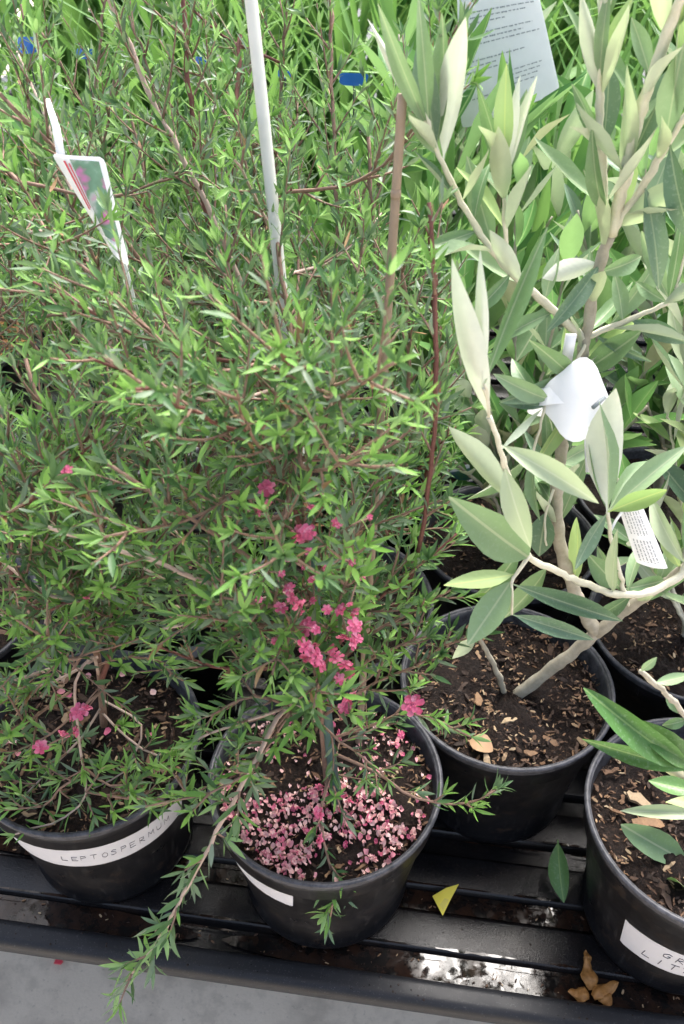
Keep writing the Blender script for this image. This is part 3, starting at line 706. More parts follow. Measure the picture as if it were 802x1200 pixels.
# pink double flowers: petals in three whorls round a dark eye
def flower_meshes():
    out = []
    for sd_ in range(3):
        r = random.Random(sd_+70); mb = MB(); eye = MB()
        for n, rad, lift, sz in ((6, .64, .0, .48), (5, .42, .22, .42), (4, .18, .42, .30)):
            o = r.uniform(0, 6)
            for k in range(n):
                a = o+2*math.pi*k/n+r.uniform(-.15, .15); ca, sa = math.cos(a), math.sin(a); V = []
                for (t, w_) in ((-.8, .18), (-.2, .75), (.45, 1.0), (.9, .62)):
                    for x in (-1, 0, 1):
                        rr = rad+t*sz; z = lift+.22*t*t+.18*abs(x)*w_-.1*t; y = x*w_*sz*.68
                        V.append((rr*ca-y*sa, rr*sa+y*ca, z+r.uniform(-.10, .10)))
                mb.add(V, [(i*3+j, i*3+j+1, i*3+j+4, i*3+j+3) for i in range(3) for j in range(2)])
        V, F = lathe([(.0, .20), (.14, .22), (.17, .34), (.10, .44), (.0, .46)], 8); eye.add(V, F)
        stub = MB(); 
        eye.tube([(0, 0, -.35), (0, 0, .25)], [.12, .16], 6)
        a = mesh('petals', mb.V, mb.F); a.materials.append(M['petal']); b_ = mesh('flower_centre', eye.V, eye.F); b_.materials.append(M['flower_eye'])
        out.append((a, b_))
    return out
FLW = flower_meshes()
fr = random.Random(5)
def flower(shrub, px, py, Y, size, name='flower'):
    p = P(px, py, Y-.030+fr.uniform(-.015, .015))
    if not hasattr(shrub, 'kd'): shrub.kd = np.array([q[0] for q in shrub.leaves])
    q = shrub.kd[np.argmin(((shrub.kd-p)**2).sum(1))]; dq = np.linalg.norm(q-p)
    p = q+(p-q)*min(1, .035/dq)
    a, b_ = FLW[fr.randrange(3)]
    n = nrm(-FW*.7+np.array([0, 0, .5])+NR.normal(0, .45, 3)); x, y, z = frame(nrm(NR.normal(0, 1, 3)), n)
    o = obj(name, a, shrub.o); s = size/2
    s *= .80; m = Matrix.Identity(4); pp = p+n*s*.25-shrub.off
    for r_ in range(3): m[r_][0] = x[r_]*s; m[r_][1] = y[r_]*s; m[r_][2] = z[r_]*s; m[r_][3] = pp[r_]
    o.matrix_local = m
    obj('flower_centre', b_, o)
    mb = MB(); mb.tube(np.array([q, (q+p)/2+np.array([0, 0, .001]), p])-shrub.off, .0006, 5); mb.build('flower_stalk', M['tea_bark'], shrub.o)
    return o
for (px, py, Y, s) in ((314, 574, .45, .014), (308, 590, .45, .012), (353, 628, .43, .017), (343, 633, .43, .013), (362, 624, .43, .012), (335, 652, .44, .010),
    (345, 700, .42, .012), (352, 712, .42, .013), (348, 722, .42, .012), (362, 735, .42, .015), (330, 714, .43, .011), (358, 758, .41, .015), (368, 768, .41, .016),
    (372, 780, .41, .013), (358, 775, .41, .012), (400, 715, .42, .011), (415, 735, .42, .013), (412, 755, .42, .011), (408, 815, .40, .015), (406, 830, .40, .013), (412, 790, .41, .011),
    (485, 829, .425, .020), (424, 676, .43, .008), (404, 750, .42, .012), (395, 770, .41, .012), (405, 780, .41, .012), (388, 760, .42, .010), (340, 690, .43, .010), (366, 680, .44, .007), (368, 705, .44, .007),
    (378, 985, .385, .015), (372, 965, .39, .012), (405, 840, .50, .015), (300, 600, .45, .009), (418, 720, .42, .010), (398, 795, .41, .010)):
    flower(c, px, py, Y, s)
for (px, py, Y, s) in ((95, 832, .435, .016), (88, 840, .435, .013), (76, 858, .425, .012), (88, 858, .43, .010), (48, 877, .42, .014), (104, 828, .44, .010), (80, 554, .45, .010), (102, 700, .44, .006)):
    flower(l, px, py, Y, s)
for i in range(26): flower(c, fr.gauss(372, 28), fr.uniform(570, 850), .42, fr.choice([.004, .005, .006, .008]))
for (px, py, Y, s) in ((172, 548, .60, .018), (170, 556, .60, .014), (118, 600, .60, .012)):
    pass
for s_ in PLANTS: s_.finish()

# which leaves become parts of their own: those that show largest
def finish_leaves():
    allb = []; own = []; idx = []
    for k, s in enumerate(PLANTS):
        for i, q in enumerate(s.leaves): allb.append(q[0]+q[1]*q[3]*.5); own.append(k); idx.append(i)
    A = np.array(allb); own = np.array(own); idx = np.array(idx); px, z = proj(A)
    size = np.array([PLANTS[k].leaves[i][3] for k, i in zip(own, idx)])/z
    cell = (px[:, 0]//9).astype(int)*400+(px[:, 1]//9).astype(int)
    inside = (px[:, 0] > 0) & (px[:, 0] < 802) & (px[:, 1] > 0) & (px[:, 1] < 1200)
    order = np.lexsort((z, cell)); first = np.ones(len(order), bool); first[1:] = cell[order][1:] != cell[order][:-1]
    front = np.zeros(len(order), bool); front[order[first]] = True
    for k, s in enumerate(PLANTS):
        sel = np.where((own == k) & inside)[0]
        sc = size[sel]+front[sel]*10
        pick = set(idx[sel[np.argsort(-sc)[:290]]].tolist())
        Vs = []; Fs = []; mi = []; nb = 0
        for i, (p, d_, n_, L, W, cu, mt) in enumerate(s.leaves):
            pp = p-s.off
            if i in pick:
                o = obj('leaf', TEA_ME[mt, cu], s.o); o.matrix_local = leaf_matrix(pp, d_, n_, L, W)
            else:
                x, y, zz = frame(d_, n_); V, F = TEA[cu]
                Vs.append(pp+V[:, :1]*W*x+V[:, 1:2]*L*y+V[:, 2:]*L*zz); Fs.append(F+nb); nb += len(V); mi += [TEA_KINDS.index(mt)]*len(F)
        if Vs:
            me = fastmesh('foliage', np.concatenate(Vs), np.concatenate(Fs), mi)
            [me.materials.append(M[q]) for q in TEA_KINDS]; obj('foliage', me, s.o, None, 'stuff')
        print('tea', k, len(s.leaves))
finish_leaves()

# ------------------------------------------------------------------ silver leaved shrub
class Silver:
    def __init__(s, pot_key, label, name='silver_leaf_shrub', seed=31, group='broad leaved potted shrubs'):
        x, y = POTS[pot_key].location[:2]
        s.off = np.array([x, y, SZ+.006]); s.o = empty(name, tuple(s.off), label, 'shrub', group); s.S = []; s.r = random.Random(seed)
    def limb(s, pts, r0, r1, mat='olive_bark', name='branch', world=False):
        Q = spline([np.array(p) if world else P(*p) for p in pts], .005); Q = Q+NR.normal(0, .0004, Q.shape)
        sa = np.arange(len(Q))*.005+s.r.random()*.03; R = .9*np.linspace(r0, r1, len(Q))*(1+.16*np.exp(-(((sa % .034)-.017)/.0045)**2))*(1+.07*np.sin(np.arange(len(Q))*1.7+s.r.random()*6)*np.linspace(.6, 1, len(Q)))
        mb = MB(); mb.tube(Q-s.off, R, 8); mb.build(name, M[mat], s.o); s.S.append(Q); return Q
    def near(s, px, py):
        best = None
        for Q in s.S:
            pp, z = proj(Q); dd = np.hypot(pp[:, 0]-px, pp[:, 1]-py); k = int(dd.argmin())
            if best is None or dd[k] < best[0]: best = (dd[k], Q[k])
        return best
    def leaf(s, bx, by, tx, ty, w, mat='olive', side=1, dY=-.01, roll=None, kind='o', bow=None, Y=None):
        dist, q = s.near(bx, by)
        if dist < 26: base = q
        else:
            base = P(bx, by, Y if Y else q[1]-.005); mid = (base+q)/2+np.array([0, 0, .004])
            mb = MB(); mb.tube(spline([q, mid, base], .01)-s.off, .0009, 5); mb.build('petiole', M['olive_twig'], s.o)
        tip = P(tx, ty, base[1]+dY); ax = tip-base; L = np.linalg.norm(ax); r = s.r
        view = nrm(CP-(base+tip)/2); roll = roll if roll is not None else r.uniform(-.5, .5)
        y = nrm(ax); n = view-y*(view@y); n = nrm(n); n = nrm(n*math.cos(roll)+np.cross(y, n)*math.sin(roll))*side
        zz = proj(base)[1]; Wd = .74*w/2*zz/FPX/max(.45, abs(math.cos(roll)))
        me = olv_mesh(kind, bow if bow is not None else r.choice([-.09, -.05, .04, .08, .11]), r.choice([-.7, -.3, .2, .6]), mat)
        o = obj('leaf', me, s.o); o.matrix_local = leaf_matrix(base-s.off, y, n, L, Wd); return o
    def rleaf(s, p, d, n, L, W, mat, kind='o'):
        r = s.r; me = olv_mesh(kind, r.choice([-.06, -.03, .03, .06]), r.choice([-.25, 0, .2]), mat)
        o = obj('leaf', me, s.o); o.matrix_local = leaf_matrix(np.asarray(p)-s.off, d, n, L, W); return o
    def dress(s, Q, s0, step, L, wr, mats, kind='o', el=(.4, .9)):
        """opposite pairs of leaves up a twig"""
        seg = np.linalg.norm(np.diff(Q, axis=0), axis=1); cum = np.concatenate([[0], np.cumsum(seg)]); tot = cum[-1]; a = s0*tot; ph = s.r.uniform(0, 3)
        while a < tot:
            i = max(0, min(len(Q)-2, int(np.searchsorted(cum, a))-1)); T = nrm(Q[i+1]-Q[i]); u = nrm(np.cross(T, [.3, .9, .2])); v = np.cross(T, u); ph += 1.57+s.r.uniform(-.3, .3)
            for h in (0, math.pi):
                e = s.r.uniform(*el); d_ = nrm(T*math.cos(e)+(u*math.cos(ph+h)+v*math.sin(ph+h))*math.sin(e)); l_ = L*s.r.uniform(.7, 1.2)
                s.rleaf(Q[i], d_, nrm(T+np.array([0, 0, .5])+NR.normal(0, .2, 3)), l_, l_*wr*s.r.uniform(.8, 1.2), s.r.choice(mats), kind)
            a += step*s.r.uniform(.8, 1.2)

v = Silver('O', 'silvery grey leaved shrub with a pale forked trunk and a white looped tag')
v.limb([(596, 840, .535), (598, 822, .535), (618, 806, .533), (660, 773, .53), (700, 742, .527)], .0068, .0058, name='trunk')
v.limb([(594, 822, .535), (584, 790, .53), (564, 752, .525), (556, 735, .52)], .0034, .0018, name='side_shoot')
v.limb([(700, 742, .527), (683, 715, .53), (662, 660, .535), (653, 610, .54), (655, 545, .545), (668, 480, .55), (686, 398, .555), (700, 320, .56), (716, 275, .56)], .0064, .0040, name='trunk')
v.limb([(700, 742, .527), (738, 712, .52), (770, 690, .51), (815, 655, .50)], .0052, .0036)
v.limb([(815, 640, .485), (800, 672, .475), (765, 692, .465), (735, 697, .455), (700, 690, .445), (650, 668, .435), (618, 648, .43), (606, 600, .425), (592, 545, .42), (573, 488, .42)], .0034, .0016, 'olive_twig')
v.limb([(733, 697, .455), (722, 655, .455), (712, 600, .45)], .0020, .0014, 'olive_twig')
v.limb([(620, 650, .43), (606, 672, .425), (600, 684, .42)], .0016, .0012, 'olive_twig')
v.limb([(738, 712, .52), (735, 700, .51), (737, 690, .505)], .0014, .0009, 'olive_twig')
v.limb([(686, 398, .555), (650, 365, .55), (600, 320, .545), (560, 270, .54), (528, 212, .535), (508, 165, .53), (490, 115, .525)], .0034, .0014, 'olive_twig')
v.limb([(688, 395, .555), (730, 378, .55), (784, 355, .54)], .0026, .0016, 'olive_twig')
v.limb([(716, 275, .56), (708, 240, .56), (705, 170, .56), (703, 100, .56), (706, 20, .56), (710, -30, .56)], .0034, .0020, 'olive_twig')
v.limb([(716, 275, .56), (728, 230, .555), (745, 150, .55), (775, 60, .545), (805, -20, .54)], .0044, .0032, 'olive_twig')
v.limb([(716, 275, .56), (750, 225, .55), (785, 165, .54), (820, 110, .53)], .0032, .0020, 'olive_twig')
v.limb([(600, 320, .545), (592, 270, .54), (592, 220, .535), (594, 170, .53)], .0018, .0011, 'olive_twig')
v.limb([(690, 395, .556), (668, 440, .535), (640, 478, .51), (617, 560, .49)], .0014, .0009, 'olive_twig')
v.limb([(655, 560, .545), (640, 600, .53), (640, 640, .52)], .0013, .0009, 'olive_twig')
v.limb([(786, 354, .54), (795, 330, .54), (805, 290, .54)], .0014, .0009, 'olive_twig')
H = [ # base x y, tip x y, width, material, side seen (1 upper, -1 under), depth change
 (573, 488, 530, 303, 44, 'olive_pale', -1, .01, .15), (566, 455, 563, 292, 24, 'olive_pale', -1, .02, .1), (568, 450, 642, 266, 26, 'olive', 1, .04, .3),
 (588, 520, 702, 590, 36, 'olive_pale', 1, -.03, .2), (617, 560, 684, 452, 20, 'olive_lime', 1, .03, .4), (712, 598, 722, 455, 54, 'olive_pale', -1, .03, .35),
 (712, 598, 702, 470, 22, 'olive', 1, .03, .9), (713, 595, 806, 522, 30, 'olive', 1, .03, .3), (714, 590, 782, 574, 30, 'olive_lime', 1, -.03, .1), (708, 592, 674, 668, 24, 'olive_dark', 1, -.02, .3),
 (616, 655, 526, 582, 66, 'olive', 1, -.02, .1), (608, 672, 520, 686, 32, 'olive_lime', 1, -.02, .1), (604, 680, 548, 756, 48, 'olive', 1, -.03, .05), (592, 545, 622, 642, 46, 'olive_pale', 1, -.02, .2),
 (598, 592, 526, 500, 30, 'olive_lime', -1, .02, .5), (612, 690, 730, 728, 32, 'olive_dark', 1, .02, .1), (600, 720, 696, 750, 28, 'olive_dark', 1, .0, .05), (640, 665, 590, 725, 30, 'olive', 1, .02, .3),
 (640, 600, 632, 652, 42, 'olive_dark', 1, -.01, .2), (668, 690, 676, 606, 26, 'olive_lime', 1, -.02, .2), (724, 690, 688, 648, 40, 'olive', 1, .01, .2), (722, 690, 724, 620, 24, 'olive_pale', 1, -.01, .3),
 (728, 692, 778, 680, 28, 'olive', 1, .03, .2), (680, 436, 752, 388, 42, 'olive', 1, -.03, .1), (700, 400, 764, 424, 16, 'olive_dark', 1, -.02, .2), (740, 376, 806, 402, 30, 'olive_dark', 1, -.02, .2),
 (700, 305, 640, 390, 28, 'olive_dark', 1, -.03, .2), (700, 305, 636, 326, 32, 'olive_pale', -1, -.01, .3), (664, 440, 620, 398, 30, 'olive', 1, -.02, .1), (650, 470, 578, 438, 30, 'olive', 1, -.01, .2), (645, 475, 585, 470, 20, 'olive_dark', 1, .0, .3),
 (720, 270, 812, 208, 40, 'olive_lime', -1, -.03, .2), (706, 250, 694, 148, 26, 'olive', 1, -.02, .3), (724, 235, 735, 75, 34, 'olive_lime', -1, -.02, .4), (704, 180, 670, 98, 18, 'olive', 1, .0, .3),
 (704, 110, 680, -10, 28, 'olive', -1, .0, .3), (704, 105, 745, -10, 24, 'olive_lime', 1, .0, .4), (704, 95, 715, -20, 22, 'olive', 1, .0, .2), (780, 170, 802, 50, 40, 'olive', 1, .0, .3), (760, 215, 772, 340, 36, 'olive_dark', 1, -.02, .3), (785, 170, 815, 290, 40, 'olive_dark', 1, -.02, .3),
 (782, 356, 800, 250, 26, 'olive', 1, .01, .3), (784, 352, 752, 270, 24, 'olive', 1, .02, .3), (508, 168, 431, 22, 16, 'olive_pale', -1, .0, .2), (506, 160, 443, 4, 28, 'olive', 1, -.01, .2), (500, 140, 490, -10, 28, 'olive', 1, .0, .1), (512, 175, 518, 15, 24, 'olive', 1, .01, .4),
 (520, 190, 546, 20, 38, 'olive_pale', -1, -.01, .2), (514, 182, 478, 130, 22, 'olive', 1, -.02, .2), (592, 225, 558, 96, 28, 'olive', 1, .0, .3), (593, 190, 594, 74, 34, 'olive_lime', 1, .0, .2), (592, 215, 610, 88, 20, 'olive_pale', -1, .01, .5), (592, 225, 630, 88, 14, 'olive_pale', -1, .0, .3),
 (592, 235, 584, 148, 32, 'olive_lime', -1, -.02, .2), (560, 270, 500, 290, 24, 'olive', 1, -.01, .2), (555, 262, 575, 190, 20, 'olive', 1, .02, .4), (600, 320, 548, 372, 22, 'olive', 1, -.02, .3), (640, 356, 655, 290, 26, 'olive', 1, .02, .3), (650, 365, 585, 400, 24, 'olive', 1, .0, .4),
 (730, 378, 720, 320, 24, 'olive', 1, .02, .3), (668, 480, 720, 500, 24, 'olive_dark', 1, -.02, .3), (655, 545, 700, 520, 26, 'olive', 1, .02, .3), (655, 560, 600, 590, 24, 'olive_dark', 1, .02, .4),
 (557, 740, 530, 772, 24, 'olive_lime', -1, -.01, .3), (562, 748, 590, 720, 18, 'olive', 1, .02, .4), (770, 690, 738, 716, 16, 'tan', 1, .03, .5), (740, 700, 700, 722, 26, 'olive_dark', 1, .03, .3),
 (612, 640, 560, 700, 34, 'olive', 1, .03, .4), (668, 470, 610, 500, 26, 'olive', 1, .02, .3), (690, 390, 742, 330, 26, 'olive', 1, .03, .3), (700, 320, 752, 300, 28, 'olive', 1, .02, .4), (655, 600, 612, 540, 26, 'olive', 1, .03, .4),
 (712, 598, 690, 500, 22, 'olive', 1, .04, .3), (735, 697, 700, 640, 24, 'olive', 1, .03, .5), (735, 697, 760, 630, 24, 'olive', 1, .04, .4), (770, 690, 790, 630, 26, 'olive', 1, .03, .3), (800, 660, 762, 580, 26, 'olive_pale', 1, .04, .4), (784, 355, 745, 330, 20, 'olive', 1, .02, .3), (784, 355, 812, 330, 24, 'olive', 1, .0, .3), (712, 600, 760, 540, 26, 'olive', 1, .05, .3), (686, 398, 640, 440, 26, 'olive', 1, .02, .3), (640, 478, 600, 420, 24, 'olive', 1, .04, .3),
 (795, 660, 775, 612, 22, 'olive_lime', 1, .02, .3), (800, 660, 815, 560, 28, 'olive', 1, .02, .3), (745, 150, 770, 90, 26, 'olive', 1, .02, .4), (765, 95, 740, 20, 26, 'olive', 1, .02, .3)]
for q in H: v.leaf(*q[:8], roll=q[8]*v.r.choice([-1, 1]))
for k_, s0_ in ((2, .35), (8, .35), (9, .3), (10, .15), (11, .3), (12, .2), (13, .4), (3, .4), (14, .3)):
    v.dress(v.S[k_], s0_, .036, .058, .105, ['olive', 'olive', 'olive', 'olive_dark', 'olive_dark', 'olive_lime'], el=(.3, .8))
# its neighbours behind
v2 = Silver('RR', 'silvery shrub with thin bare stems in the chip covered pot', seed=32)
x0 = np.array([.342, .605, SZ])
for dx, dy, h in ((-.04, .03, .34), (.05, .02, .42), (-.02, .10, .46), (.10, .06, .36), (-.07, .08, .40)):
    Q = v2.limb([x0, x0+[dx*.2, dy*.3, h*.4], x0+[dx*.7, dy*.7, h*.7], x0+[dx, dy, h]], .0036, .0014, 'olive_bark', world=True)
    v2.dress(Q, .45, .028, .062, .13, ['olive', 'olive', 'olive_dark', 'olive_lime', 'olive_pale'])
for dx, dy, h in ((-.09, -.03, .16), (.04, .03, .20), (-.05, .08, .24), (-.12, .04, .22), (.09, .05, .24)):
    Q = v2.limb([x0+[0, 0, .02], x0+[dx*.4, dy*.4, h*.5], x0+[dx, dy, h]], .0022, .0012, 'olive_twig', world=True)
    v2.dress(Q, .35, .026, .060, .14, ['olive', 'olive', 'broad', 'olive_lime', 'olive_pale'])
v3 = Silver('E', 'grey green shrub of narrow leaves behind the silvery shrubs', seed=33)
x0 = np.array([.372, .815, SZ])
for dx, dy, h in ((-.10, .0, .40), (.02, .02, .46), (-.04, .08, .50), (.08, .02, .40), (-.14, .05, .34), (-.08, -.05, .24), (.05, -.06, .28), (-.02, .02, .22)):
    Q = v3.limb([x0, x0+[dx*.2, dy*.3, h*.4], x0+[dx*.7, dy*.7, h*.7], x0+[dx, dy, h]], .0036, .0014, 'olive_bark', world=True)
    v3.dress(Q, .25, .026, .075, .13, ['olive', 'broad', 'broad', 'olive_dark', 'olive_dark'])
v4 = Silver('A', 'bright green lance leaved shrub behind the forked trunk', 'lance_leaf_shrub', 34)
x0 = np.array([.182, .737, SZ])
for dx, dy, h in ((-.08, .03, .28), (.02, .02, .34), (-.02, .10, .40), (.08, .05, .30), (.10, -.04, .22), (-.10, -.02, .20), (.06, .10, .20), (-.04, .02, .16), (.13, .02, .26), (-.06, .09, .26)):
    Q = v4.limb([x0, x0+[dx*.2, dy*.3, h*.4], x0+[dx*.7, dy*.7, h*.7], x0+[dx, dy, h]], .003, .0012, 'olive_bark', world=True)
    v4.dress(Q, .3, .026, .060, .16, ['broad', 'broad', 'olive', 'glossy'])
v5 = Silver('D', 'pale green broad bladed plant in the picture tag pot', 'broad_leaf_plant', 35)
x0 = np.array([.110, .925, SZ])
for dx, dy, h in ((-.10, .03, .30), (.0, .04, .42), (.06, .06, .38), (-.05, .12, .46), (.12, .03, .30), (-.2, .05, .36)):
    Q = v5.limb([x0, x0+[dx*.2, dy*.3, h*.4], x0+[dx*.7, dy*.7, h*.7], x0+[dx, dy, h]], .003, .0012, 'olive_bark', world=True)
    v5.dress(Q, .15, .045, .13, .09, ['broad', 'broad', 'grass'], el=(.25, .8))
# glossy leaved plant in the two line taped pot
g = Silver('R', 'glossy green leaved plant in the pot with two handwritten lines', 'glossy_leaf_plant', 36)
g.limb([(850, 985, .40), (835, 900, .38), (802, 838, .37), (775, 808, .365), (750, 786, .36)], .0034, .0018, 'olive_bark')
g.limb([(850, 985, .40), (838, 960, .385), (822, 925, .37), (812, 900, .36)], .003, .0018, 'olive_bark')
g.limb([(850, 990, .40), (830, 985, .385), (812, 1000, .37), (815, 1060, .355)], .003, .0018, 'olive_bark')
for q in ((812, 900, 684, 806, 42, 'glossy', 1, .02, .2), (812, 905, 682, 866, 34, 'glossy', 1, .02, .2), (812, 895, 735, 842, 40, 'glossy', 1, .01, .2), (815, 935, 748, 882, 22, 'glossy', -1, .02, .3),
          (822, 968, 727, 950, 22, 'olive_pale', 1, .01, .1), (812, 1012, 728, 966, 46, 'olive', 1, .01, .1), (815, 1105, 792, 1030, 56, 'glossy', 1, -.01, .2), (806, 842, 776, 850, 18, 'olive', 1, .0, .3),
          (800, 836, 780, 815, 16, 'olive', 1, .01, .3), (768, 802, 812, 790, 20, 'olive', 1, .0, .2), (815, 930, 760, 915, 30, 'glossy', 1, .01, .3), (752, 788, 770, 770, 14, 'olive', 1, .0, .3), (820, 950, 780, 940, 24, 'olive_lime', 1, .0, .4)):
    g.leaf(*q[:8], roll=q[8]*g.r.choice([-1, 1]), kind='v' if q[4] > 38 else 'o')

# ------------------------------------------------------------------ strappy grasses and broad plants at the back
BL = []
for i, (bow, tw) in enumerate(((.10, .0), (.16, .5), (.06, -.4), (.2, .2), (.12, -.8))):
    V, F = leaf_shape([(t, w_) for t, w_ in [(0, .6), (.12, .8), (.28, .95), (.45, 1), (.62, .9), (.78, .68), (.9, .4), (1, .03)]], 0, bow, tw, 1, .008)
    V = [(x, y, z-.5*bow*y*y*y*1.5+.0035*abs(x)) for x, y, z in V]; me = mesh('blade', V, F); me.materials.append(M['grass']); BL.append(me)
gr = random.Random(77)
def grass(x, y, h, n, wd, label, seed, spread=.45):
    r = random.Random(seed); e = empty('strap_leaf_grass', (x, y, .012), label, 'grass', 'strap leaved grasses at the back')
    for i in range(n):
        a = r.uniform(0, 6.28); q = .05*math.sqrt(r.random()); lean = abs(r.gauss(0, spread))
        d_ = nrm([math.cos(a)*math.sin(lean), math.sin(a)*math.sin(lean), math.cos(lean)]); L = h*r.uniform(.55, 1.1)
        nn = nrm(np.array([-math.cos(a), -math.sin(a), .5])+NR.normal(0, .35, 3))
        o = obj('blade', BL[i % 5], e); o.matrix_local = leaf_matrix((q*math.cos(a), q*math.sin(a), .0), d_, nn, L, wd*r.uniform(.7, 1.3))
    return e
GL = 'tall clump of long green strap leaves behind the shrubs'
k = 0
for (x, y, h, n, wd) in ((-.75, 1.45, .72, 44, .0045), (-.46, 1.42, .70, 44, .0050), (-.17, 1.38, .72, 46, .0045), (.10, 1.40, .70, 46, .0055), (.38, 1.36, .70, 44, .0050), (.66, 1.40, .74, 44, .0050),
                         (-.62, 1.80, .80, 40, .006), (-.30, 1.78, .80, 40, .006), (.02, 1.75, .82, 40, .006), (.32, 1.78, .80, 40, .006), (.64, 1.78, .84, 40, .006), (.92, 1.70, .80, 30, .006), (-.95, 1.75, .80, 30, .006),
                         (-.85, 2.15, .85, 75, .014), (-.45, 2.15, .9, 75, .014), (-.05, 2.12, .9, 75, .014), (.35, 2.15, .9, 75, .014), (.75, 2.15, .9, 75, .014), (-.65, 2.45, .95, 60, .015), (-.2, 2.45, .95, 60, .015), (.2, 2.45, .95, 60, .015), (.62, 2.45, .95, 60, .015), (1.05, 2.4, .95, 50, .015), (-1.05, 2.4, .95, 50, .015)):
    k += 1; grass(x, y, h, n, wd, GL, 100+k)
def broad(x, y, h, label, seed, mats=('broad',), L=.14, wr=.085):
    s = Silver.__new__(Silver); s.off = np.array([x, y, .012]); s.o = empty('broad_leaf_plant', tuple(s.off), label, 'plant', 'broad leaved plants at the back'); s.S = []; s.r = random.Random(seed)
    for i in range(6):
        a = s.r.uniform(0, 6.28); lean = s.r.uniform(.05, .35); x0 = np.array([x, y, .012]); t = x0+[math.cos(a)*lean*h, math.sin(a)*lean*h, h*s.r.uniform(.7, 1)]
        Q = s.limb([x0, (x0+t)/2+[0, 0, .03], t], .003, .0012, 'olive_bark', world=True); s.dress(Q, .3, .045, L, wr, mats, el=(.3, .9))
BLB = ['just behind the narrow grey green shrub', 'behind the slender tea tree', 'between the loose tea tree and the strap grass', 'under the thick forking top of the silvery shrub', 'at the side of the narrow grey green shrub', 'beside the mulch topped pot', 'right below the printed sign card']
for i, (x, y, h) in enumerate(((.28, 1.10, .48), (-.02, 1.12, .44), (-.26, 1.14, .46), (.52, 1.05, .5), (.62, .85, .40), (-.75, 1.05, .40), (.12, 1.22, .5))):
    broad(x, y, h, 'leafy pale green plant '+BLB[i], 200+i, ('broad', 'broad', 'grass') if i % 2 else ('broad', 'olive', 'broad'))

# ------------------------------------------------------------------ canes
def cane(name, a, b_, r0, r1, mat, label, cat='cane', nodes=0):
    a, b_ = np.asarray(a), np.asarray(b_); e = empty(name, tuple(a), label, cat); n = 40
    t = np.linspace(0, 1, n)[:, None]; Q = (b_-a)*t; R = np.linspace(r0, r1, n)
    mb = MB(); mb.tube(Q, R, 12); mb.build('shaft', M[mat], e)
    for i in range(nodes):
        f = (i+.6)/nodes; q = (b_-a)*f; dn = nrm(b_-a)*.002; mb = MB(); rr = r0+(r1-r0)*f
        mb.tube([q-dn*1.5, q-dn*.4, q+dn*.4, q+dn*1.5], [rr*.98, rr*1.13, rr*1.13, rr*.98], 12); mb.build('node', M[mat], e)
    return e
cb = P(398, 962, .405); cb[2] = .12
cane('plant_cane', cb, P(288, -60, .62), .0040, .0040, 'cane', 'tall pale grey cane standing in the petal strewn pot', nodes=0)
ce = bpy.data.objects['plant_cane']; ax_ = np.array(P(288, -60, .62))-cb; mb = MB(); mb.tube([ax_*0+ax_*.002, ax_*.25, ax_*.50, ax_*.505], [.0042, .0042, .0043, .0041], 12); mb.build('shaded_length', M['shaded_length'], ce)['label'] = 'lower length of the cane with shade painted into its green'  # added tube: shade on the lower cane painted as darker green
q0 = np.array([.014, .474, .13]); cane('bamboo_cane', q0, P(472, 110, .53), .0030, .0028, 'bamboo', 'thin brown bamboo cane leaning beside the dark red stem', nodes=4)

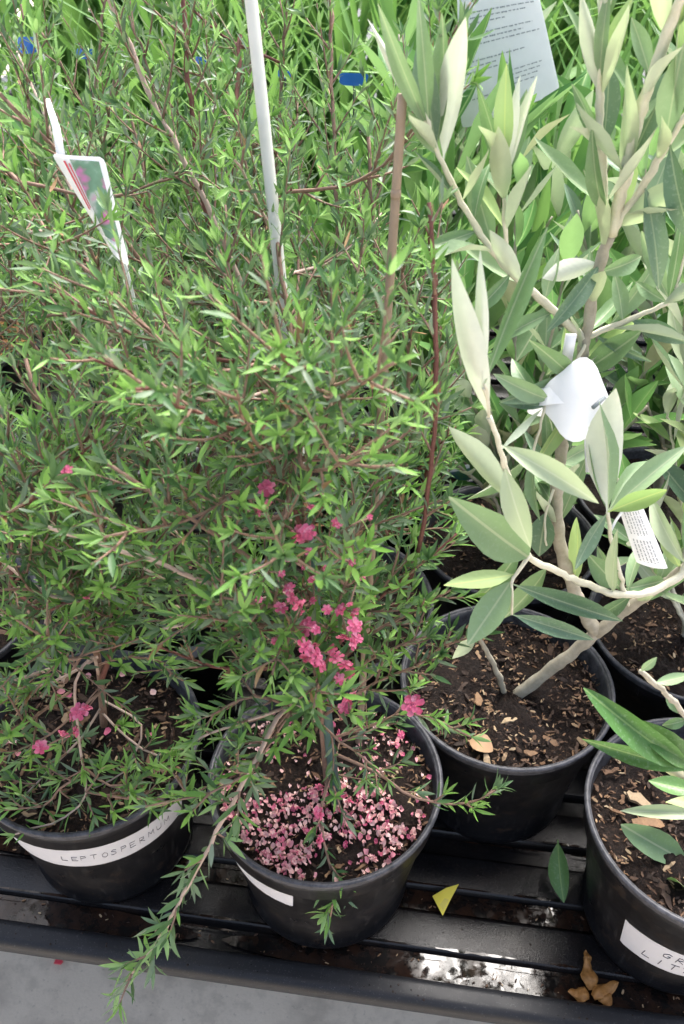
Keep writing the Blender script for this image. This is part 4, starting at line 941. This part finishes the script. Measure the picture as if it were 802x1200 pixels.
# ------------------------------------------------------------------ tags and signs
def sheet(name, corners, Y, label, mat, cat='tag', bulge=.004, rnd_=.12, nu=14, nv=18):
    """a thin bent card through four photo corners (top left, top right, bottom right, bottom left) at depths Y"""
    C = [P(x, y, yy) for (x, y), yy in zip(corners, Y)]
    U = nrm(C[1]-C[0]); D = nrm(C[3]-C[0]); N = nrm(np.cross(D, U)); N = N if N@(CP-C[0]) > 0 else -N
    def at(u, v_, lift=0):
        p = C[0]*(1-u)*(1-v_)+C[1]*u*(1-v_)+C[2]*u*v_+C[3]*(1-u)*v_
        return p+N*(bulge*4*u*(1-u)+lift)
    def cut(u, v_):    # round the corners
        x, y = abs(2*u-1), abs(2*v_-1); k = 1-rnd_
        if x > k and y > k:
            dx, dy = (x-k)/rnd_, (y-k)/rnd_; h = math.hypot(dx, dy)
            if h > 1: x = k+dx/h*rnd_; y = k+dy/h*rnd_
        return (1+math.copysign(x, u-.5))/2, (1+math.copysign(y, v_-.5))/2
    org = C[3]*.5+C[2]*.5; V = []; F = []
    for lift in (0, -.0006):
        for j in range(nv+1):
            for i in range(nu+1):
                u, v_ = cut(i/nu, j/nv); V.append(at(u, v_, lift)-org)
    st = (nu+1)*(nv+1)
    for j in range(nv):
        for i in range(nu):
            a = j*(nu+1)+i; F.append((a, a+nu+1, a+nu+2, a+1)); F.append((a+st, a+1+st, a+nu+2+st, a+nu+1+st))
    e = empty(name, tuple(org), label, cat); obj('card', mesh('card', V, F), e, mat)
    def patch(nm, u0, v0, u1, v1, m, lift=.0005, n=8, parent=None):
        V = []; F = []
        for j in range(n+1):
            for i in range(n+1): V.append(at(u0+(u1-u0)*i/n, v0+(v1-v0)*j/n, lift)-org)
        F = [(j*(n+1)+i, (j+1)*(n+1)+i, (j+1)*(n+1)+i+1, j*(n+1)+i+1) for j in range(n) for i in range(n)]
        return obj(nm, mesh(nm, V, F), e, m)
    def print_lines(rows, m, seed, vert=False):
        """small rows of print, too small to read in the photograph: word long dashes"""
        r = random.Random(seed); mb = MB()
        for (v0, u0, u1, h) in rows:
            u = u0
            while u < u1:
                w_ = r.uniform(.02, .075); ue = min(u1, u+w_); n = 3
                for k_ in range(n):
                    a, b2 = u+(ue-u)*k_/n, u+(ue-u)*(k_+.8)/n; hh = h*r.uniform(.6, 1)
                    pts = [(a, v0), (b2, v0), (b2, v0+hh), (a, v0+hh)]
                    if vert: pts = [(y, x) for x, y in pts]
                    mb.add([at(x, y, .0005)-org for x, y in pts], [(0, 3, 2, 1)])
                u = ue+.016
        mb.build('printed_lines', m, e, smooth=False)
    return e, patch, print_lines
e, patch, lines = sheet('plant_sign', [(535, -28), (625, -36), (657, 108), (541, 152)], (1.12, 1.12, 1.08, 1.08), 'grey white printed sign card on a stake among the strap grass', M['sign'], 'sign', .006, .10)
rows = [(.24+.036*i, .06, u1, .011) for i, u1 in ((0, .92), (1, .82), (2, .55), (4, .86), (5, .74), (6, .92), (9, .74), (10, .40), (11, .52))] + [(.70+.034*i, .42, .88-.03*i, .010) for i in range(4)] + [(.82, .08, .35, .01)]
lines(rows, M['print'], 3)
mb = MB(); o_ = np.array(e.location); mb.tube([(0, .036, .10), (0, .010, .0), (0, .012, .009-o_[2])], .0030, 8); mb.build('stake', M['bamboo'], e)
e, patch, lines = sheet('picture_tag', [(60, 180), (122, 184), (152, 312), (128, 290)], (.58, .58, .565, .565), 'white plant tag with pink flower picture and red stripe in the left shrubs', M['card'], 'tag', .006, .14)
patch('picture', .36, .04, .90, .80, M['pic_pink']); patch('red_stripe', .20, .06, .25, .55, M['redline']); patch('red_stripe', .29, .08, .32, .52, M['redline'])
o_ = np.array(e.location); mb = MB(); mb.tube(np.array([P(146, 306, .566), P(160, 360, .60), P(185, 470, .64), P(192, 560, .66)])-o_, .0012, 6); mb.build('tag_stem', M['card'], e)
mb = MB(); mb.tube(np.array([P(72, 183, .58), P(66, 150, .60), P(56, 118, .62)])-o_, [.003, .0028, .002], 6); mb.build('loop_tail', M['card'], e)
e, patch, lines = sheet('picture_tag', [(522, 550), (566, 538), (570, 578), (526, 592)], (.865, .865, .86, .86), 'dark blue green picture tag standing in a pot behind the shrubs', M['card'], 'tag', .003, .06)
patch('picture', .03, .10, .95, .98, M['pic_blue'])
mb = MB(); o_ = np.array(e.location); f0 = P(548, 582, .862); f1 = f0.copy(); f1[2] = SZ-.01; f1[1] = .87; mb.tube(np.array([f0, f1])-o_, .003, 6); mb.build('tag_stem', M['card'], e)
e, patch, lines = sheet('hanging_tag', [(724, 592), (752, 590), (783, 666), (746, 659)], (.47, .47, .465, .465), 'white hanging tag with rows of small print beside the pale twig', M['card'], 'tag', .003, .04)
lines([(.14+.115*i, .08, .46, .045) for i in range(6)] + [(.14+.115*i, .54, .92, .045) for i in range(6)], M['print'], 5, True)
mb = MB(); o_ = np.array(e.location); mb.tube(np.array([P(734, 593, .471), P(722, 610, .462), P(716, 622, .4535)])-o_, .0010, 5); mb.build('tie', M['card'], e)
# looped white tag round the silver shrub's trunk
tr_p = P(668, 480, .55); org = tr_p.copy(); e = empty('looped_tag', tuple(org), 'bright white looped plastic tag wrapped round the silvery trunk', 'tag')
ctr = P(680, 468, .505); X = np.array([1., 0, 0]); Nn = nrm(-FW+np.array([0, 0, .25])); Zu = nrm(UP-Nn*(UP@Nn)); V = []; F = []
rs = .0240
n = 32; m_ = 8
for lay in (0, -.0009):
    for j in range(m_+1):
        for i in range(n):
            a = 2*math.pi*i/n; q = j/m_; sq = 1+.10*math.cos(4*a+.8)
            x, y = q*rs*sq*math.cos(a)*.92, q*rs*sq*math.sin(a)*1.08
            V.append(ctr-org+X*x+Zu*y+Nn*(lay-.012*(x/rs)**2+.004*math.sin(y*60)))
for lay in (0, 1):
    o0 = lay*n*(m_+1)
    for j in range(m_):
        for i in range(n):
            a, b2 = o0+j*n+i, o0+j*n+(i+1) % n; f_ = (a, b2, b2+n, a+n); F.append(f_ if not lay else f_[::-1])
obj('tag_face', mesh('tag_face', V, F), e, M['card'])
mb = MB(); cc = [ctr+X*(.027*math.cos(t)-.004)+Nn*(.018*math.sin(t)-.020)+Zu*(.004) for t in np.linspace(-.3, 2*math.pi-.3, 26)]
Vb = []; Fb = []
for i, q in enumerate(cc): Vb += [q-org-Zu*.006, q-org+Zu*.006]
Fb = [(2*i, 2*i+2, 2*i+3, 2*i+1) for i in range(25)]
obj('loop_band', mesh('loop_band', Vb, Fb), e, M['card'])
mb = MB(); q = ctr+Zu*.030-org; mb.box(q+Zu*.006-X*.006, (.0035, .0012, .010)); mb.build('tail', M['card'], e)
mb = MB(); q = P(700, 528, .523)-org; R = np.array([X, Nn, Zu]).T; mb.box(q, (.009, .0005, .016), R); mb.build('tag_end', M['card'], e)
mb = MB(); mb.tube(np.array([ctr-org+X*.008+Zu*-.006+Nn*.0012, ctr-org+X*.017+Zu*.002-Nn*.002]), [.0016, .0016], 6); mb.build('slot', M['print'], e)
# blue tags peeping through the grass
for i, (px, py, w_, h_) in enumerate(((33, 52, 24, 20), (100, 62, 20, 12), (236, 70, 14, 9), (334, 86, 16, 10), (415, 92, 34, 15))):
    sheet('blue_tag', [(px-w_/2, py-h_/2), (px+w_/2, py-h_/2+1), (px+w_/2, py+h_/2), (px-w_/2, py+h_/2)], (1.10, 1.10, 1.10, 1.10), 'small bright blue plastic tag among strap grass', M['blue'], 'tag', .004, .5)[0]['group'] = 'blue plastic tags in the grass'
    bt = [q for q in bpy.data.objects if q.name.startswith('blue_tag')][-1]; h0 = bt.location.z
    mb = MB(); mb.tube([(0, .003, .003), (0, .006, .009-h0)], .0010, 6); mb.build('tag_stem', M['lip'], bt)

# ------------------------------------------------------------------ litter
cx, cy = POTS['C'].location[:2]; lr = random.Random(9)
def petal_mesh(seed):
    r = random.Random(seed); V = []
    for (t, w_) in ((-1, .25), (-.3, .85), (.4, .95), (1, .4)):
        for x in (-1, 0, 1): V.append((x*w_*.9, t, .75*abs(x)*w_+.4*t*t+r.uniform(-.25, .25)))
    me = mesh('petal', V, [(i*3+j, i*3+j+1, i*3+j+4, i*3+j+3) for i in range(3) for j in range(2)]); me.materials.append(M['petal_old']); return me
PT = [petal_mesh(i) for i in range(5)]
FOLD = []
for a, b_ in FLW:
    q = a.copy(); q.materials.clear(); q.materials.append(M['petal_old']); FOLD.append((q, b_))
mb = MB()
def litter_xy():
    while True:
        a, q = lr.uniform(0, 6.28), .088*math.sqrt(lr.random()); x, y = q*math.cos(a), q*math.sin(a)
        dens = 1.0 if y < .0 else .30
        dens *= .45+.55*math.sin(x*60+1)*math.sin(y*55+2)
        if math.hypot(x+.035, y+.045) < .035 or math.hypot(x-.03, y+.03) < .03: dens = 1
        if lr.random() < dens: return x, y
for i in range(800):
    x, y = litter_xy(); s_ = lr.uniform(.0013, .0026); me = PT[i % 5]
    R = Matrix.Rotation(lr.uniform(0, 6.28), 3, 'Z') @ Matrix.Rotation(lr.uniform(-.9, .9), 3, 'X') @ Matrix.Rotation(lr.uniform(-.9, .9), 3, 'Y')
    mb.add([R @ (q.co*s_)+Vector((cx+x, cy+y, .0085+SZ+.003+lr.uniform(0, .004))) for q in me.vertices], [tuple(p.vertices) for p in me.polygons])
tag(mb.build('fallen_petals', M['petal_old'], None, 'stuff'), 'faded pink petals scattered over the soil around the pale cane', 'petals')
for i in range(36):
    x, y = litter_xy(); a, b_ = (FLW if i % 3 == 0 else FOLD)[i % 3]
    o = obj('fallen_flower', a); o.location = (cx+x, cy+y, .0085+SZ+.005); s_ = lr.uniform(.0028, .0045); o.scale = (s_, s_, s_)
    o.rotation_euler = (lr.uniform(-.9, .9), lr.uniform(-.9, .9), lr.uniform(0, 6.28)); obj('flower_centre', b_, o)
    tag(o, 'small fallen pink flower lying on the petal strewn soil', 'flower', 'fallen pink flowers on the soil')
lx, ly = POTS['L'].location[:2]
for i in range(10):
    a, q = lr.uniform(-.6, 3.6), .08*math.sqrt(lr.random()); o = obj('fallen_petal', PT[i % 5]); s_ = .0036
    o.location = (lx+q*math.cos(a), ly+q*math.sin(a), .0085+SZ+.006); o.scale = (s_, s_, s_); o.rotation_euler = (lr.uniform(-.6, .6), lr.uniform(-.6, .6), lr.uniform(0, 6))
    tag(o, 'single pink petal on the soil of the LEPTOSPERMUM pot', 'petal', 'petals on the left soil')
# straw mulch of the far pot
rx = random.Random(4); mb = MB()
for i in range(260):
    a, q = rx.uniform(0, 6.28), .09*math.sqrt(rx.random()); x, y = q*math.cos(a), q*math.sin(a); t = rx.uniform(0, 6.28); l_ = rx.uniform(.008, .022)
    p = np.array([x, y, SZ+.006+rx.uniform(0, .016)]); dv = np.array([math.cos(t), math.sin(t), rx.uniform(-.3, .3)])*l_
    mb.tube([p-dv, p+dv], .0012, 4)
mb.build('straw_mulch', M['husk'], POTS['X'], 'stuff')
# leaves lying about
def lying_leaf(name, base, tip, w, mat, label, cat='leaf', n=None, bow=.06, kind='o', group=None):
    base, tip = np.asarray(base), np.asarray(tip); ax = tip-base; L = np.linalg.norm(ax)
    o = obj(name, olv_mesh(kind, bow, 0.2, mat)); o.matrix_world = leaf_matrix(base, ax, n if n is not None else (0, 0, 1), L, w/2)
    return tag(o, label, cat, group)
a = PZ(656, 984, .062); b_ = PZ(661, 1056, .022)
rc = np.array([.300, .400, 0])
lying_leaf('fallen_leaf', PZ(654, 984, .040), PZ(661, 1058, .012), .019, 'glossy', 'dark green leaf leaning between ridge and the two line taped pot', n=(-.5, -.5, .7))
lying_leaf('fallen_leaf', PZ(548, 868, SZ+.014), PZ(578, 880, SZ+.013), .020, 'tan', 'curled tan dry leaf on the soil below the forked trunk', bow=.15, kind='v')
# yellow triangular scrap
p = [PZ(507, 1050, .0105), PZ(538, 1036, .0135), PZ(519, 1073, .0105)]; p = [np.array(q) for q in p]
mid = (p[0]+p[1]+p[2])/3+np.array([0, 0, .004]); V = p+[mid, (p[0]+p[1])/2+np.array([0, 0, .004]), (p[1]+p[2])/2+np.array([0, 0, .002]), (p[0]+p[2])/2]
V2 = [q-np.array([0, 0, .0006]) for q in V]
F = [(0, 6, 3, 4), (4, 3, 5, 1), (6, 2, 5, 3)]; F = F+[tuple(i+7 for i in f)[::-1] for f in F]
tag(obj('leaf_scrap', mesh('leaf_scrap', V+V2, F), None, M['yellow']), 'small triangular yellow leaf scrap on the black tray ridge', 'leaf')
# dry orange husks by the rolled edge
def husk(px, py, z, L, W, ang, tilt, label):
    c0 = PZ(px, py, z); mb = MB(); n = 9; V = []; F = []
    for i in range(n):
        t = i/(n-1); r_ = W*math.sin(math.pi*min(1, .08+t*.92))**.7*(.75 if t > .6 else 1)+.0003
        for k_ in range(9):
            a = -1.5+3.0*k_/8; wob = 1+.22*math.sin(k_*1.9+t*7+px); V.append((r_*math.sin(a)*wob, (t-.5)*L, r_*.55*math.cos(a)*wob+.002*math.sin(t*9+px)))
    F = [(i*9+k_, i*9+k_+1, i*9+k_+10, i*9+k_+9) for i in range(n-1) for k_ in range(8)]
    o = obj('dry_husk', mesh('dry_husk', V, F), None, M['husk']); o.location = c0; o.rotation_euler = (tilt, 0, ang); tag(o, label, 'husk', 'dry husks by the rolled edge')
husk(690, 1141, .013, .025, .0060, .05, .25, 'upright tan papery husk leaning on the tray ridge')
husk(678, 1165, .010, .018, .0055, 1.4, .0, 'pale curled husk lying against the rolled edge')
husk(710, 1160, .011, .026, .0058, -1.15, .15, 'orange curled husk beside the upright tan husk')
husk(708, 1169, .009, .015, .0052, .5, .0, 'small round orange husk under the orange curl')
husk(688, 1122, .014, .012, .0030, .0, .4, 'tiny pinkish husk tip above the upright tan husk')
# bark and debris on the right pot's soil
rp_ = POTS['R']; rr = random.Random(3)
for (px, py, s_, rz) in ((748, 938, .011, -.6), (716, 905, .008, .4), (760, 965, .013, .1), (775, 890, .014, -.5), (722, 952, .007, -.3)):
    q = PZ(px, py, SZ+.012); o = obj('bark_chip', CHIPS[rr.randrange(12)], rp_); o.location = (q[0]-.295, q[1]-.395, SZ+.005); o.scale = (s_, s_, s_); o.rotation_euler = (.1, .1, rz)
# debris in the wet channels, scraps on the floor
mb = MB(); dr = random.Random(12)
for i in range(230):
    u = dr.uniform(-.5, .5); v_ = dr.choice([dr.uniform(.016, .035), dr.uniform(.016, .035), dr.uniform(.078, .093)]); q = bworld(u, v_, .0045); s_ = dr.uniform(.0006, .0021)
    me = CHIPS[i % 12]; R = Matrix.Rotation(dr.uniform(0, 6.28), 3, 'Z'); mb.add([R @ (x.co*s_)+Vector(q) for x in me.vertices], [tuple(f.vertices) for f in me.polygons])
tag(mb.build('wet_debris', M['chip'], None, 'stuff', False), 'dark crumbs of wet bark washed into the tray channels', 'debris')
def scrap(px, py, s_, mat, label, name):
    q = PZ(px, py, -.597); mb = MB(); V = [(math.cos(a)*s_*r_, math.sin(a)*s_*r_, z) for z in (0, .003) for a, r_ in zip(np.linspace(0, 5.5, 7), (1, .7, 1.1, .8, 1, .6, .9))]
    mb.add(V, [tuple(range(7))[::-1], tuple(range(7, 14))]+[(i, (i+1) % 7, 7+(i+1) % 7, 7+i) for i in range(7)]); o = mb.build(name, M[mat], None, smooth=False); o.location = q; tag(o, label, 'scrap')
scrap(53, 1113, .012, 'card', 'white paper scrap on the concrete floor by the bench leg', 'paper_scrap')
scrap(69, 1127, .007, 'redline', 'tiny orange red scrap on the concrete floor', 'plastic_scrap')
